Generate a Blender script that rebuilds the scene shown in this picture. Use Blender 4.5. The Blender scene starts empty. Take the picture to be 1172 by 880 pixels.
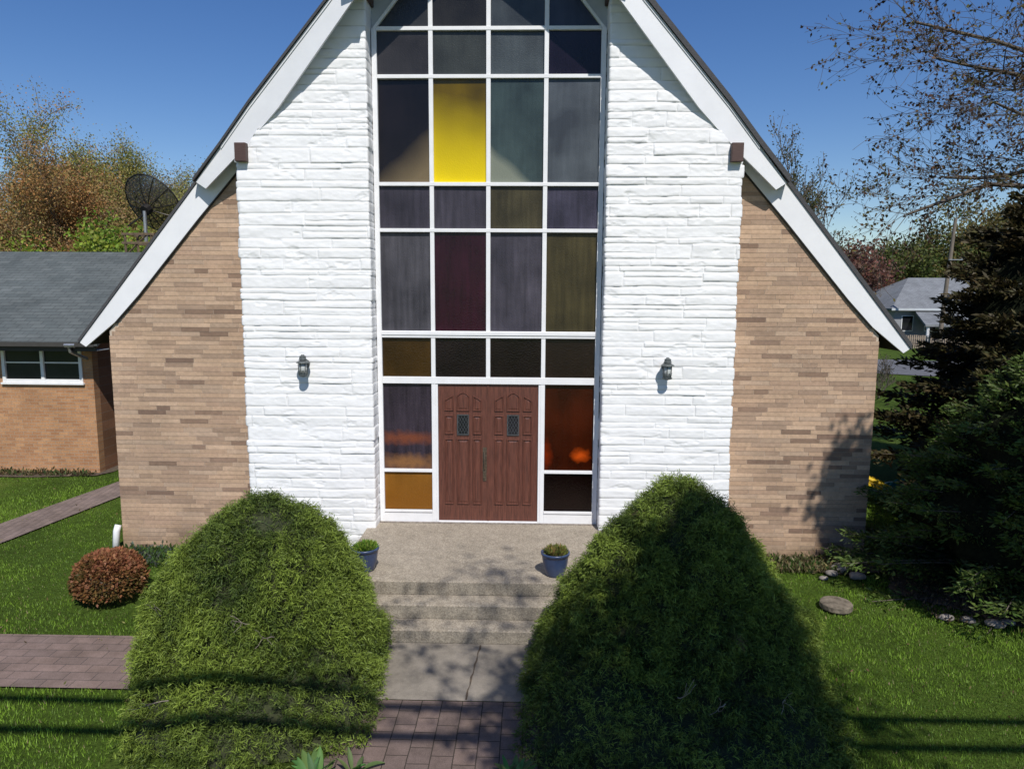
import bpy, math, random
import numpy as np
from mathutils import Vector, Matrix
random.seed(7); rng = np.random.default_rng(7)
S = bpy.context.scene
COL = S.collection
PI = math.pi
GZ = -0.5                                  # ground level (landing top is 0)

# ------------------------------------------------------------------ helpers
def tag(o, label=None, cat=None, group=None, kind=None):
    if label: o['label'] = label
    if cat: o['category'] = cat
    if group: o['group'] = group
    if kind: o['kind'] = kind
    return o
def empty(name, loc=(0,0,0), rz=0, **k):
    o = bpy.data.objects.new(name, None); COL.objects.link(o)
    o.location = loc; o.rotation_euler = (0,0,rz); o.empty_display_size = .2
    return tag(o, **k)
def child(o, parent):
    """parent while keeping world placement (parents here never rotate before this)"""
    if parent is not None:
        o.parent = parent
        pl = Vector((0,0,0)); p = parent
        while p is not None:
            pl += Vector(p.location); p = p.parent
        o.location = Vector(o.location) - pl
    return o
def np_obj(name, V, F, mat, parent=None, smooth=False, col=None, **k):
    V = np.asarray(V, dtype=np.float32); F = np.asarray(F, dtype=np.int32)
    me = bpy.data.meshes.new(name)
    n, kk = F.shape
    me.vertices.add(len(V)); me.vertices.foreach_set('co', V.ravel())
    me.loops.add(n*kk); me.loops.foreach_set('vertex_index', F.ravel())
    me.polygons.add(n); me.polygons.foreach_set('loop_start', np.arange(0, n*kk, kk, dtype=np.int32))
    me.update(calc_edges=True)
    if col is not None:
        a = me.attributes.new('Col', 'FLOAT_COLOR', 'FACE')
        c4 = np.ones((n,4), dtype=np.float32); c4[:,:3] = col
        a.data.foreach_set('color', c4.ravel())
    if smooth: me.polygons.foreach_set('use_smooth', np.ones(n, dtype=bool))
    me.materials.append(mat)
    o = bpy.data.objects.new(name, me); COL.objects.link(o)
    child(o, parent)
    return tag(o, **k)
class MB:
    def __init__(s): s.v=[]; s.f=[]; s.c=[]
    def add(s, vs, fs, c=None):
        b=len(s.v); s.v += [tuple(p) for p in vs]; s.f += [tuple(i+b for i in f) for f in fs]
        s.c += [c]*len(fs)
    def box(s, a, b, c=None):
        x0,y0,z0=[min(a[i],b[i]) for i in range(3)]; x1,y1,z1=[max(a[i],b[i]) for i in range(3)]
        s.add([(x0,y0,z0),(x1,y0,z0),(x1,y1,z0),(x0,y1,z0),(x0,y0,z1),(x1,y0,z1),(x1,y1,z1),(x0,y1,z1)],
              [(0,3,2,1),(4,5,6,7),(0,1,5,4),(1,2,6,5),(2,3,7,6),(3,0,4,7)], c)
    def prism(s, poly, y0, y1, c=None):
        """poly: list of (x,z); extruded in y. y may be callables of x"""
        f0 = y0 if callable(y0) else (lambda x: y0); f1 = y1 if callable(y1) else (lambda x: y1)
        n=len(poly)
        vs=[(x,f0(x),z) for x,z in poly]+[(x,f1(x),z) for x,z in poly]
        fs=[tuple(range(n)), tuple(range(2*n-1,n-1,-1))]
        for i in range(n): j=(i+1)%n; fs.append((i,i+n,j+n,j))
        s.add(vs,fs,c)
    def tube(s, pts, r, n=8, cap=True, c=None):
        pts=[Vector(p) for p in pts]; rs = r if isinstance(r,(list,tuple)) else [r]*len(pts)
        rings=[]; up=None
        vs=[]
        for i,p in enumerate(pts):
            d=(pts[min(i+1,len(pts)-1)]-pts[max(i-1,0)]).normalized()
            if up is None: up = Vector((0,0,1)) if abs(d.z)<.9 else Vector((1,0,0))
            a=d.cross(up).normalized(); b=a.cross(d).normalized(); up=b
            for k in range(n):
                t=2*PI*k/n; vs.append(p+(a*math.cos(t)+b*math.sin(t))*rs[i])
        fs=[]
        for i in range(len(pts)-1):
            for k in range(n):
                k2=(k+1)%n; fs.append((i*n+k,i*n+k2,(i+1)*n+k2,(i+1)*n+k))
        if cap: fs.append(tuple(range(n-1,-1,-1))); m=(len(pts)-1)*n; fs.append(tuple(m+k for k in range(n)))
        s.add(vs,fs,c)
    def lathe(s, prof, cx, cy, n=24, c=None):
        vs=[]; fs=[]
        for r,z in prof:
            for k in range(n):
                t=2*PI*k/n; vs.append((cx+r*math.cos(t),cy+r*math.sin(t),z))
        for i in range(len(prof)-1):
            for k in range(n):
                k2=(k+1)%n; fs.append((i*n+k,i*n+k2,(i+1)*n+k2,(i+1)*n+k))
        s.add(vs,fs,c)
    def build(s, name, mat, parent=None, smooth=False, bevel=0, **k):
        me=bpy.data.meshes.new(name); me.from_pydata(s.v,[],s.f); me.update()
        if any(c is not None for c in s.c):
            a=me.attributes.new('Col','FLOAT_COLOR','FACE')
            a.data.foreach_set('color',[v for c in s.c for v in (*(c or (1,1,1)),1)])
        if smooth:
            for p in me.polygons: p.use_smooth=True
        import bmesh
        bm=bmesh.new(); bm.from_mesh(me); bmesh.ops.recalc_face_normals(bm,faces=bm.faces); bm.to_mesh(me); bm.free()
        me.materials.append(mat)
        o=bpy.data.objects.new(name,me); COL.objects.link(o); child(o,parent)
        if bevel:
            m=o.modifiers.new('b','BEVEL'); m.width=bevel; m.segments=2; m.limit_method='ANGLE'
        return tag(o,**k)

# value noise
_T = rng.random(65536).astype(np.float32)
def vn(x,y,z):
    xi=np.floor(x).astype(np.int64); yi=np.floor(y).astype(np.int64); zi=np.floor(z).astype(np.int64)
    fx=x-xi; fy=y-yi; fz=z-zi
    fx=fx*fx*(3-2*fx); fy=fy*fy*(3-2*fy); fz=fz*fz*(3-2*fz)
    def h(a,b,c): return _T[((a*73856093)^(b*19349663)^(c*83492791))&65535]
    r=0
    for dx in (0,1):
        for dy in (0,1):
            for dz in (0,1):
                w=(fx if dx else 1-fx)*(fy if dy else 1-fy)*(fz if dz else 1-fz)
                r=r+w*h(xi+dx,yi+dy,zi+dz)
    return r*2-1
def fbm(x,y,z,o=4):
    a=1;s=0;t=0
    for i in range(o):
        s=s+a*vn(x*2**i+i*17.3,y*2**i+i*9.1,z*2**i+i*5.7); t+=a; a*=.5
    return s/t

# ------------------------------------------------------------------ materials
def newmat(name):
    m=bpy.data.materials.new(name); m.use_nodes=True
    nt=m.node_tree; b=nt.nodes['Principled BSDF']
    return m,nt,b
def N(nt,t,**kw):
    n=nt.nodes.new(t)
    for k,v in kw.items():
        if k in n.inputs: n.inputs[k].default_value=v
        else: setattr(n,k,v)
    return n
def coords(nt, scale=(1,1,1), rot=(0,0,0)):
    tc=N(nt,'ShaderNodeTexCoord'); mp=N(nt,'ShaderNodeMapping'); mp.inputs['Scale'].default_value=scale; mp.inputs['Rotation'].default_value=rot
    nt.links.new(tc.outputs['Object'],mp.inputs['Vector']); return mp.outputs['Vector']
def geo(nt, scale=(1,1,1)):
    tc=N(nt,'ShaderNodeNewGeometry'); mp=N(nt,'ShaderNodeMapping'); mp.inputs['Scale'].default_value=scale
    nt.links.new(tc.outputs['Position'],mp.inputs['Vector']); return mp.outputs['Vector']
def ramp(nt, fac, stops):
    r=N(nt,'ShaderNodeValToRGB'); e=r.color_ramp.elements
    while len(e)<len(stops): e.new(.5)
    for i,(p,c) in enumerate(stops): e[i].position=p; e[i].color=(*c,1)
    nt.links.new(fac,r.inputs['Fac']); return r.outputs['Color']
def mixc(nt, a, b, fac, mode='MIX'):
    m=N(nt,'ShaderNodeMix'); m.data_type='RGBA'; m.blend_type=mode
    for i,v in ((6,a),(7,b)):
        if isinstance(v,tuple): m.inputs[i].default_value=(*v,1)
        else: nt.links.new(v,m.inputs[i])
    if isinstance(fac,(int,float)): m.inputs[0].default_value=fac
    else: nt.links.new(fac,m.inputs[0])
    return m.outputs[2]
def bump(nt, b, h, strength=.3, dist=.02):
    bp=N(nt,'ShaderNodeBump',Strength=strength,Distance=dist); nt.links.new(h,bp.inputs['Height']); nt.links.new(bp.outputs['Normal'],b.inputs['Normal'])
def simple(name, c1, c2=None, rough=.7, nscale=8, bstr=.15, metal=0, scale=(1,1,1), detail=6, bdist=.01, spec=.5):
    m,nt,b=newmat(name)
    if c2 is None: c2=tuple(x*.8 for x in c1)
    v=geo(nt,scale)
    n=N(nt,'ShaderNodeTexNoise',Scale=nscale,Detail=detail,Roughness=.6); nt.links.new(v,n.inputs['Vector'])
    nt.links.new(ramp(nt,n.outputs['Fac'],[(.32,c2),(.68,c1)]),b.inputs['Base Color'])
    b.inputs['Roughness'].default_value=rough; b.inputs['Metallic'].default_value=metal
    b.inputs['Specular IOR Level'].default_value=spec
    if bstr: bump(nt,b,n.outputs['Fac'],bstr,bdist)
    return m
def attr_mat(name, rough=.7, noise=.25, nscale=30, bstr=.2, spec=.3):
    m,nt,b=newmat(name)
    a=N(nt,'ShaderNodeAttribute',attribute_name='Col')
    n=N(nt,'ShaderNodeTexNoise',Scale=nscale,Detail=5,Roughness=.7); nt.links.new(geo(nt),n.inputs['Vector'])
    c=ramp(nt,n.outputs['Fac'],[(.25,(1-noise,)*3),(.75,(1+noise*.4,)*3)])
    nt.links.new(mixc(nt,a.outputs['Color'],c,1.0,'MULTIPLY'),b.inputs['Base Color'])
    if name=='roman_brick':
        n4=N(nt,'ShaderNodeTexNoise',Scale=.9,Detail=6,Roughness=.6); nt.links.new(geo(nt,(1,1,.7)),n4.inputs['Vector'])
        sp=N(nt,'ShaderNodeSeparateXYZ'); nt.links.new(geo(nt),sp.inputs[0])
        ad=N(nt,'ShaderNodeMath',operation='MULTIPLY_ADD'); nt.links.new(n4.outputs['Fac'],ad.inputs[0]); ad.inputs[1].default_value=1.1; nt.links.new(sp.outputs['Z'],ad.inputs[2])
        c2=ramp(nt,ad.outputs[0],[(.0,(.70,.70,.66)),(.45,(1,1,1))])
        c3=mixc(nt,ramp(nt,n4.outputs['Fac'],[(.3,(.86,.86,.85)),(.65,(1.06,1.05,1.04))]),c2,1.0,'MULTIPLY')
        lk=b.inputs['Base Color'].links[0].from_socket
        nt.links.new(mixc(nt,lk,c3,1.0,'MULTIPLY'),b.inputs['Base Color'])
    b.inputs['Roughness'].default_value=rough; b.inputs['Specular IOR Level'].default_value=spec
    if bstr: bump(nt,b,n.outputs['Fac'],bstr,.004)
    return m
def leaf_mat(name, trans=.35, rough=.55, spec=.25):
    m,nt,b=newmat(name)
    a=N(nt,'ShaderNodeAttribute',attribute_name='Col')
    nt.links.new(a.outputs['Color'],b.inputs['Base Color']); b.inputs['Roughness'].default_value=rough
    b.inputs['Specular IOR Level'].default_value=spec
    t=N(nt,'ShaderNodeBsdfTranslucent'); nt.links.new(a.outputs['Color'],t.inputs['Color'])
    mx=N(nt,'ShaderNodeMixShader'); mx.inputs[0].default_value=trans
    nt.links.new(b.outputs[0],mx.inputs[1]); nt.links.new(t.outputs[0],mx.inputs[2])
    nt.links.new(mx.outputs[0],nt.nodes['Material Output'].inputs['Surface'])
    return m
M={}
M['leaf']=leaf_mat('foliage'); M['needle']=leaf_mat('needles',.15)
M['bark']=simple('bark',(.16,.13,.10),(.06,.05,.04),.9,14,.6,scale=(1,1,.3),bdist=.02)
M['bark_far']=simple('bark_far',(.17,.145,.12),(.10,.085,.07),.9,6,.2)
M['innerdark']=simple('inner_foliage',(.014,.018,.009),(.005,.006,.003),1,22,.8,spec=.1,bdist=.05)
def white_stone():
    m,nt,b=newmat('painted_stone')
    v=geo(nt); n=N(nt,'ShaderNodeTexNoise',Scale=3.0,Detail=8,Roughness=.65); nt.links.new(v,n.inputs['Vector'])
    n2=N(nt,'ShaderNodeTexNoise',Scale=60,Detail=4,Roughness=.6); nt.links.new(geo(nt,(1,1,2)),n2.inputs['Vector'])
    a=N(nt,'ShaderNodeAttribute',attribute_name='Col')
    c=ramp(nt,n.outputs['Fac'],[(.3,(.79,.795,.81)),(.6,(.86,.865,.875))])
    c=mixc(nt,c,a.outputs['Color'],1.0,'MULTIPLY')
    nt.links.new(c,b.inputs['Base Color']); b.inputs['Roughness'].default_value=.6
    bump(nt,b,n2.outputs['Fac'],.22,.005)
    return m
M['stone']=white_stone()
M['white']=simple('white_paint',(.82,.825,.84),(.75,.755,.765),.5,5,.08)
M['rake']=simple('rake_paint',(.80,.81,.83),(.74,.75,.77),.55,2.5,.05)
M['soffit']=simple('soffit_paint',(.50,.53,.55),(.44,.47,.49),.6,6,.05)
M['brick']=attr_mat('roman_brick',.85,.28,25,.5)
M['mortar']=simple('mortar',(.56,.47,.38),(.46,.38,.30),.9,60,.4)
M['brown']=simple('beam_stain',(.085,.045,.038),(.06,.032,.027),.6,12,.15,scale=(1,1,6))
M['door']=simple('door_stain',(.155,.055,.036),(.070,.026,.018),.45,7,.35,scale=(7,7,.6))
M['darkmetal']=simple('dark_metal',(.05,.045,.04),(.025,.022,.02),.45,40,.2,metal=.6)
M['lantern']=simple('lantern_metal',(.13,.145,.145),(.07,.08,.08),.5,40,.2,metal=.3)
M['galv']=simple('galvanised',(.45,.46,.47),(.3,.31,.32),.4,20,.1,metal=.7)
M['blackglass']=simple('dark_glass',(.015,.017,.02),(.01,.011,.013),.05,4,0)
M['frosted']=simple('lantern_glass',(.50,.53,.52),(.42,.44,.43),.2,30,.1)

def shingle(name,c1,c2,rowh=.13,axis='x'):
    m,nt,b=newmat(name)
    v=coords(nt)
    br=N(nt,'ShaderNodeTexBrick'); br.inputs['Scale'].default_value=1
    br.inputs['Brick Width'].default_value=.3; br.inputs['Row Height'].default_value=rowh; br.inputs['Mortar Size'].default_value=.006
    br.inputs['Color1'].default_value=(*c1,1); br.inputs['Color2'].default_value=(*c2,1); br.inputs['Mortar'].default_value=(*[x*.5 for x in c2],1)
    nt.links.new(v,br.inputs['Vector'])
    n=N(nt,'ShaderNodeTexNoise',Scale=1.2,Detail=8,Roughness=.7); nt.links.new(v,n.inputs['Vector'])
    g=N(nt,'ShaderNodeTexNoise',Scale=90,Detail=2); nt.links.new(v,g.inputs['Vector'])
    c=mixc(nt,br.outputs['Color'],ramp(nt,n.outputs['Fac'],[(.3,(.72,.72,.72)),(.7,(1.15,1.15,1.15))]),1.0,'MULTIPLY')
    c=mixc(nt,c,ramp(nt,g.outputs['Fac'],[(.3,(.75,.75,.75)),(.7,(1.2,1.2,1.2))]),.7,'MULTIPLY')
    nt.links.new(c,b.inputs['Base Color']); b.inputs['Roughness'].default_value=.95; b.inputs['Specular IOR Level'].default_value=.2
    bump(nt,b,br.outputs['Fac'],-.5,.01)
    return m
M['shingle']=shingle('grey_shingle',(.125,.14,.14),(.095,.11,.112))
M['shingle_far']=shingle('far_shingle',(.22,.235,.25),(.19,.2,.215))
M['eave']=simple('eave_brown',(.06,.045,.035),(.045,.033,.026),.8,6,.05)
M['shingle_edge']=simple('shingle_edge',(.085,.085,.09),(.04,.04,.042),.9,18,.5,scale=(2,2,8))

def brickmat(name,c1,c2,mort,bw=.2,rh=.067,rot=(PI/2,0,0),ms=.006):
    m,nt,b=newmat(name)
    v=coords(nt,rot=rot)
    br=N(nt,'ShaderNodeTexBrick'); br.inputs['Scale'].default_value=1
    br.inputs['Brick Width'].default_value=bw; br.inputs['Row Height'].default_value=rh; br.inputs['Mortar Size'].default_value=ms
    br.inputs['Color1'].default_value=(*c1,1); br.inputs['Color2'].default_value=(*c2,1); br.inputs['Mortar'].default_value=(*mort,1)
    br.inputs['Mortar Smooth'].default_value=.3
    nt.links.new(v,br.inputs['Vector'])
    n=N(nt,'ShaderNodeTexNoise',Scale=1.5,Detail=8,Roughness=.7); nt.links.new(v,n.inputs['Vector'])
    n2=N(nt,'ShaderNodeTexNoise',Scale=45,Detail=3); nt.links.new(v,n2.inputs['Vector'])
    c=mixc(nt,br.outputs['Color'],ramp(nt,n.outputs['Fac'],[(.3,(.8,.8,.8)),(.7,(1.1,1.1,1.1))]),1.0,'MULTIPLY')
    c=mixc(nt,c,ramp(nt,n2.outputs['Fac'],[(.3,(.8,.8,.8)),(.7,(1.15,1.15,1.15))]),.8,'MULTIPLY')
    nt.links.new(c,b.inputs['Base Color']); b.inputs['Roughness'].default_value=.88; b.inputs['Specular IOR Level'].default_value=.25
    bump(nt,b,br.outputs['Fac'],-.6,.006)
    return m
M['abrick']=brickmat('annex_brick',(.50,.27,.135),(.38,.19,.095),(.36,.27,.19))
M['abrick_shaded']=brickmat('annex_brick_shaded',(.30,.15,.085),(.22,.11,.06),(.26,.19,.14),rot=(PI/2,0,PI/2))  # same brick, darkened in colour for the church's shade on this side
M['cbrick_side']=brickmat('church_brick_side',(.42,.29,.20),(.32,.21,.145),(.36,.30,.24),bw=.44,rot=(PI/2,0,PI/2))

def concrete(name, c1, c2, agg=False, stain=.6):
    m,nt,b=newmat(name)
    v=geo(nt)
    n=N(nt,'ShaderNodeTexNoise',Scale=1.3,Detail=9,Roughness=.7); nt.links.new(v,n.inputs['Vector'])
    c=ramp(nt,n.outputs['Fac'],[(.3,c2),(.65,c1)])
    if agg:
        vo=N(nt,'ShaderNodeTexVoronoi',Scale=75); nt.links.new(v,vo.inputs['Vector'])
        bw=N(nt,'ShaderNodeRGBToBW'); nt.links.new(vo.outputs['Color'],bw.inputs[0])
        c=mixc(nt,c,ramp(nt,bw.outputs[0],[(.2,(.72,.68,.62)),(.55,(1,.98,.94)),(.85,(1.28,1.25,1.18))]),.85,'MULTIPLY')
        h=vo.outputs['Distance']; st=.5
    else:
        g=N(nt,'ShaderNodeTexNoise',Scale=110,Detail=3); nt.links.new(v,g.inputs['Vector'])
        c=mixc(nt,c,ramp(nt,g.outputs['Fac'],[(.3,(.8,.8,.8)),(.7,(1.12,1.12,1.12))]),.7,'MULTIPLY')
        h=g.outputs['Fac']; st=.25
    # lichen / dirt blotches
    d=N(nt,'ShaderNodeTexNoise',Scale=5,Detail=7,Roughness=.75); nt.links.new(v,d.inputs['Vector'])
    c=mixc(nt,c,ramp(nt,d.outputs['Fac'],[(.42,(1,1,1)),(.7,(1-.5*stain,)*3)]),1.0,'MULTIPLY')
    nt.links.new(c,b.inputs['Base Color']); b.inputs['Roughness'].default_value=.9; b.inputs['Specular IOR Level'].default_value=.25
    bump(nt,b,h,st,.006)
    return m
M['landing']=concrete('exposed_aggregate',(.40,.355,.295),(.31,.275,.225),True)
M['riser']=concrete('weathered_aggregate',(.33,.30,.25),(.235,.21,.175),True,.7)
M['slab']=concrete('concrete_slab',(.30,.265,.22),(.22,.195,.16))
M['asphalt']=concrete('asphalt',(.16,.165,.18),(.12,.12,.13))

def paver(name,bw,rh,c1,c2,mort,rotz=0,off=.5):
    m,nt,b=newmat(name)
    v=coords(nt,rot=(0,0,rotz))
    br=N(nt,'ShaderNodeTexBrick'); br.offset=off
    br.inputs['Scale'].default_value=1
    br.inputs['Brick Width'].default_value=bw; br.inputs['Row Height'].default_value=rh; br.inputs['Mortar Size'].default_value=.006; br.inputs['Mortar Smooth'].default_value=.4
    br.inputs['Color1'].default_value=(*c1,1); br.inputs['Color2'].default_value=(*c2,1); br.inputs['Mortar'].default_value=(*mort,1)
    nz=N(nt,'ShaderNodeTexNoise',Scale=6,Detail=3); nt.links.new(v,nz.inputs['Vector'])
    vm=N(nt,'ShaderNodeVectorMath',operation='MULTIPLY_ADD'); nt.links.new(nz.outputs['Color'],vm.inputs[0]); vm.inputs[1].default_value=(.012,.012,0); nt.links.new(v,vm.inputs[2])
    nt.links.new(vm.outputs[0],br.inputs['Vector'])
    n=N(nt,'ShaderNodeTexNoise',Scale=3,Detail=8,Roughness=.7); nt.links.new(v,n.inputs['Vector'])
    g=N(nt,'ShaderNodeTexNoise',Scale=100,Detail=3); nt.links.new(v,g.inputs['Vector'])
    c=mixc(nt,br.outputs['Color'],ramp(nt,n.outputs['Fac'],[(.3,(.65,.65,.62)),(.7,(1.2,1.2,1.2))]),1.0,'MULTIPLY')
    c=mixc(nt,c,ramp(nt,g.outputs['Fac'],[(.3,(.75,.75,.75)),(.7,(1.2,1.2,1.2))]),.8,'MULTIPLY')
    nt.links.new(c,b.inputs['Base Color']); b.inputs['Roughness'].default_value=.9; b.inputs['Specular IOR Level'].default_value=.2
    bump(nt,b,br.outputs['Fac'],-.6,.008)
    return m
M['walk_paver']=paver('walk_paver',.22,.20,(.190,.138,.118),(.150,.112,.098),(.05,.04,.032),rotz=PI/2)
M['patio_paver']=paver('patio_paver',.30,.15,(.232,.168,.145),(.188,.140,.124),(.10,.08,.075))
M['path_paver']=paver('path_paver',.24,.12,(.25,.19,.165),(.21,.16,.142),(.11,.09,.08),rotz=1.45)

def lawn():
    m,nt,b=newmat('lawn')
    v=geo(nt)
    n=N(nt,'ShaderNodeTexNoise',Scale=.45,Detail=7,Roughness=.6); nt.links.new(v,n.inputs['Vector'])
    g=N(nt,'ShaderNodeTexNoise',Scale=28,Detail=6,Roughness=.8); nt.links.new(v,g.inputs['Vector'])
    c=ramp(nt,n.outputs['Fac'],[(.3,(.045,.075,.012)),(.55,(.070,.115,.018)),(.75,(.11,.15,.03))])
    c=mixc(nt,c,ramp(nt,g.outputs['Fac'],[(.35,(.45,.45,.4)),(.65,(1.3,1.3,1.2))]),1.0,'MULTIPLY')
    nt.links.new(c,b.inputs['Base Color']); b.inputs['Roughness'].default_value=1; b.inputs['Specular IOR Level'].default_value=.1
    bump(nt,b,g.outputs['Fac'],.8,.04)
    return m
M['lawn']=lawn()
M['soil']=simple('soil',(.13,.095,.065),(.05,.038,.028),.95,14,.8,bdist=.03)
M['far_fence']=simple('far_fence',(.34,.27,.21),(.25,.2,.15),.9,6,.2)

# stained/obscure glass pane; light behind it is painted into the colour
def pane_mat(c_top, c_bot=None, p0=.3, p1=.7, rough=.22, streak=.16, xs=0.0, ztop=1, zbot=0, spot=None, diffscale=1.0):
    m,nt,b=newmat('obscure_glass')
    tc=N(nt,'ShaderNodeTexCoord'); sep=N(nt,'ShaderNodeSeparateXYZ'); nt.links.new(tc.outputs['Object'],sep.inputs[0])
    v=geo(nt,(14,14,1.2))
    n=N(nt,'ShaderNodeTexNoise',Scale=1,Detail=5,Roughness=.6); nt.links.new(v,n.inputs['Vector'])
    c=ramp(nt,n.outputs['Fac'],[(.3,tuple(x*(1-streak) for x in c_top)),(.7,tuple(min(1,x*(1+streak*.4)) for x in c_top))])
    nb=N(nt,'ShaderNodeTexNoise',Scale=1.6,Detail=3,Roughness=.5); nt.links.new(geo(nt),nb.inputs['Vector'])
    c=mixc(nt,c,ramp(nt,nb.outputs['Fac'],[(.35,(.55,.55,.58)),(.65,(1.1,1.1,1.1))]),1.0,'MULTIPLY')
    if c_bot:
        # backlight painted as a gradient along local height, warped by noise
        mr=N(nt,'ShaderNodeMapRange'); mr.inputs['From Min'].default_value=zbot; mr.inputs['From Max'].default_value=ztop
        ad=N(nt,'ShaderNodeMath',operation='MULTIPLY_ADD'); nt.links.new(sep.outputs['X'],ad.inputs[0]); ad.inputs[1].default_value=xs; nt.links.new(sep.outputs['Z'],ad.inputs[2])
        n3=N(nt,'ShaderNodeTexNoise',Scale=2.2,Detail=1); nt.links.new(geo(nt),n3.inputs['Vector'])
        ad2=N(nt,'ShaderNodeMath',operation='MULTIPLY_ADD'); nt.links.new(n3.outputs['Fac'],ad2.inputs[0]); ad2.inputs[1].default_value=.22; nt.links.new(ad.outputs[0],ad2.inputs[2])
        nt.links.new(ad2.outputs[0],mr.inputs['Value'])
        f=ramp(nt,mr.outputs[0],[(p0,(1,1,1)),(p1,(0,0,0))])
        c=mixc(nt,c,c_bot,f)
    if spot:  # soft glows painted into the base colour
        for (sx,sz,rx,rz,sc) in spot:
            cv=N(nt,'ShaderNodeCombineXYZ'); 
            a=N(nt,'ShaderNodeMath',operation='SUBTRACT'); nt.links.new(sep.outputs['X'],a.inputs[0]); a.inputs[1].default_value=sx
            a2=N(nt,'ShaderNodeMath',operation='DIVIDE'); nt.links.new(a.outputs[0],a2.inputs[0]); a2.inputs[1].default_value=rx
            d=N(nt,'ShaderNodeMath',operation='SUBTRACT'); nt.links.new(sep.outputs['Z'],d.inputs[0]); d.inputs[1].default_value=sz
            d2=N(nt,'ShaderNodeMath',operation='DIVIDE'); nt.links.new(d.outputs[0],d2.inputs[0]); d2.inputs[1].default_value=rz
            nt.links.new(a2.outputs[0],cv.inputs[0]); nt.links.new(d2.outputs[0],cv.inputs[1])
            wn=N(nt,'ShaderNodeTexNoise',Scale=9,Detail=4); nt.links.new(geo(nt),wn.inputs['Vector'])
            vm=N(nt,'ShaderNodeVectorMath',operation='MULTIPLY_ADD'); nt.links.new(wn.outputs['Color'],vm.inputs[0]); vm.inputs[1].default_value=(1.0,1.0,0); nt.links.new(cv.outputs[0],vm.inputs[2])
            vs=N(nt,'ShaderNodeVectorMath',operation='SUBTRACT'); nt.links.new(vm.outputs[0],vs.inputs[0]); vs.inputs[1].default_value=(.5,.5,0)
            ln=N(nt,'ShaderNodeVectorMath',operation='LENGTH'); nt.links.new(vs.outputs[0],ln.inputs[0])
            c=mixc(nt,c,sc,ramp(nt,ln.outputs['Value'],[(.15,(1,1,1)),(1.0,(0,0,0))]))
    nt.links.new(c,b.inputs['Base Color']); b.inputs['Roughness'].default_value=rough
    b.inputs['Specular IOR Level'].default_value=.34
    v2=geo(nt,(60,60,60)); n2=N(nt,'ShaderNodeTexNoise',Scale=1,Detail=2); nt.links.new(v2,n2.inputs['Vector'])
    bump(nt,b,n2.outputs['Fac'],.55,.005)
    return m

# ------------------------------------------------------------------ vegetation generators
def tubes_np(seg, n=4):
    """seg: array (m,8): p0 p1 r0 r1"""
    seg=np.asarray(seg,dtype=np.float64); p0=seg[:,0:3]; p1=seg[:,3:6]; r0=seg[:,6]; r1=seg[:,7]
    d=p1-p0; L=np.linalg.norm(d,axis=1,keepdims=True)+1e-9; d=d/L
    up=np.where(np.abs(d[:,2:3])<.9,np.array([[0,0,1.]]),np.array([[1.,0,0]]))
    a=np.cross(d,up); a/=np.linalg.norm(a,axis=1,keepdims=True); b=np.cross(a,d)
    V=[]; 
    for p,r in ((p0,r0),(p1,r1)):
        for k in range(n):
            t=2*PI*k/n; V.append(p+(a*math.cos(t)+b*math.sin(t))*r[:,None])
    V=np.stack(V,axis=1)                      # m,2n,3
    m=len(seg); base=(np.arange(m)*2*n)[:,None]
    F=np.concatenate([base+np.array([[k,(k+1)%n,n+(k+1)%n,n+k]]) for k in range(n)],axis=0)
    return V.reshape(-1,3),F
def leaves_np(P, size, aspect=.5, col=(.06,.1,.03), cvar=.3, ndir=None, jit=1.0, axis=None, sizevar=.4, r=None):
    """rhombic leaf quads. ndir: preferred axis dir for the blade length"""
    r=r or rng
    n=len(P); P=np.asarray(P)
    ax=r.normal(size=(n,3))*jit
    if axis is not None: ax=ax+axis
    ax/=np.linalg.norm(ax,axis=1,keepdims=True)
    q=r.normal(size=(n,3)); w=np.cross(ax,q); w/=np.linalg.norm(w,axis=1,keepdims=True)
    L=size*(1+sizevar*r.uniform(-1,1,size=(n,1))); W=L*aspect*.5
    V=np.stack([P,P+ax*L*.45+w*W,P+ax*L,P+ax*L*.45-w*W],axis=1).reshape(-1,3)
    F=np.arange(n*4).reshape(n,4)
    c=np.asarray(col,dtype=np.float64)
    if c.ndim==1: c=np.tile(c,(n,1))
    C=c*(1+cvar*r.uniform(-1,1,size=(n,1)))*(1+.12*r.uniform(-1,1,size=(n,3)))
    return V,F,C
def join(parts):
    V=[];F=[];C=[];b=0
    for v,f,c in parts: V.append(v);F.append(f+b);C.append(c);b+=len(v)
    return np.concatenate(V),np.concatenate(F),np.concatenate(C)
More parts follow.
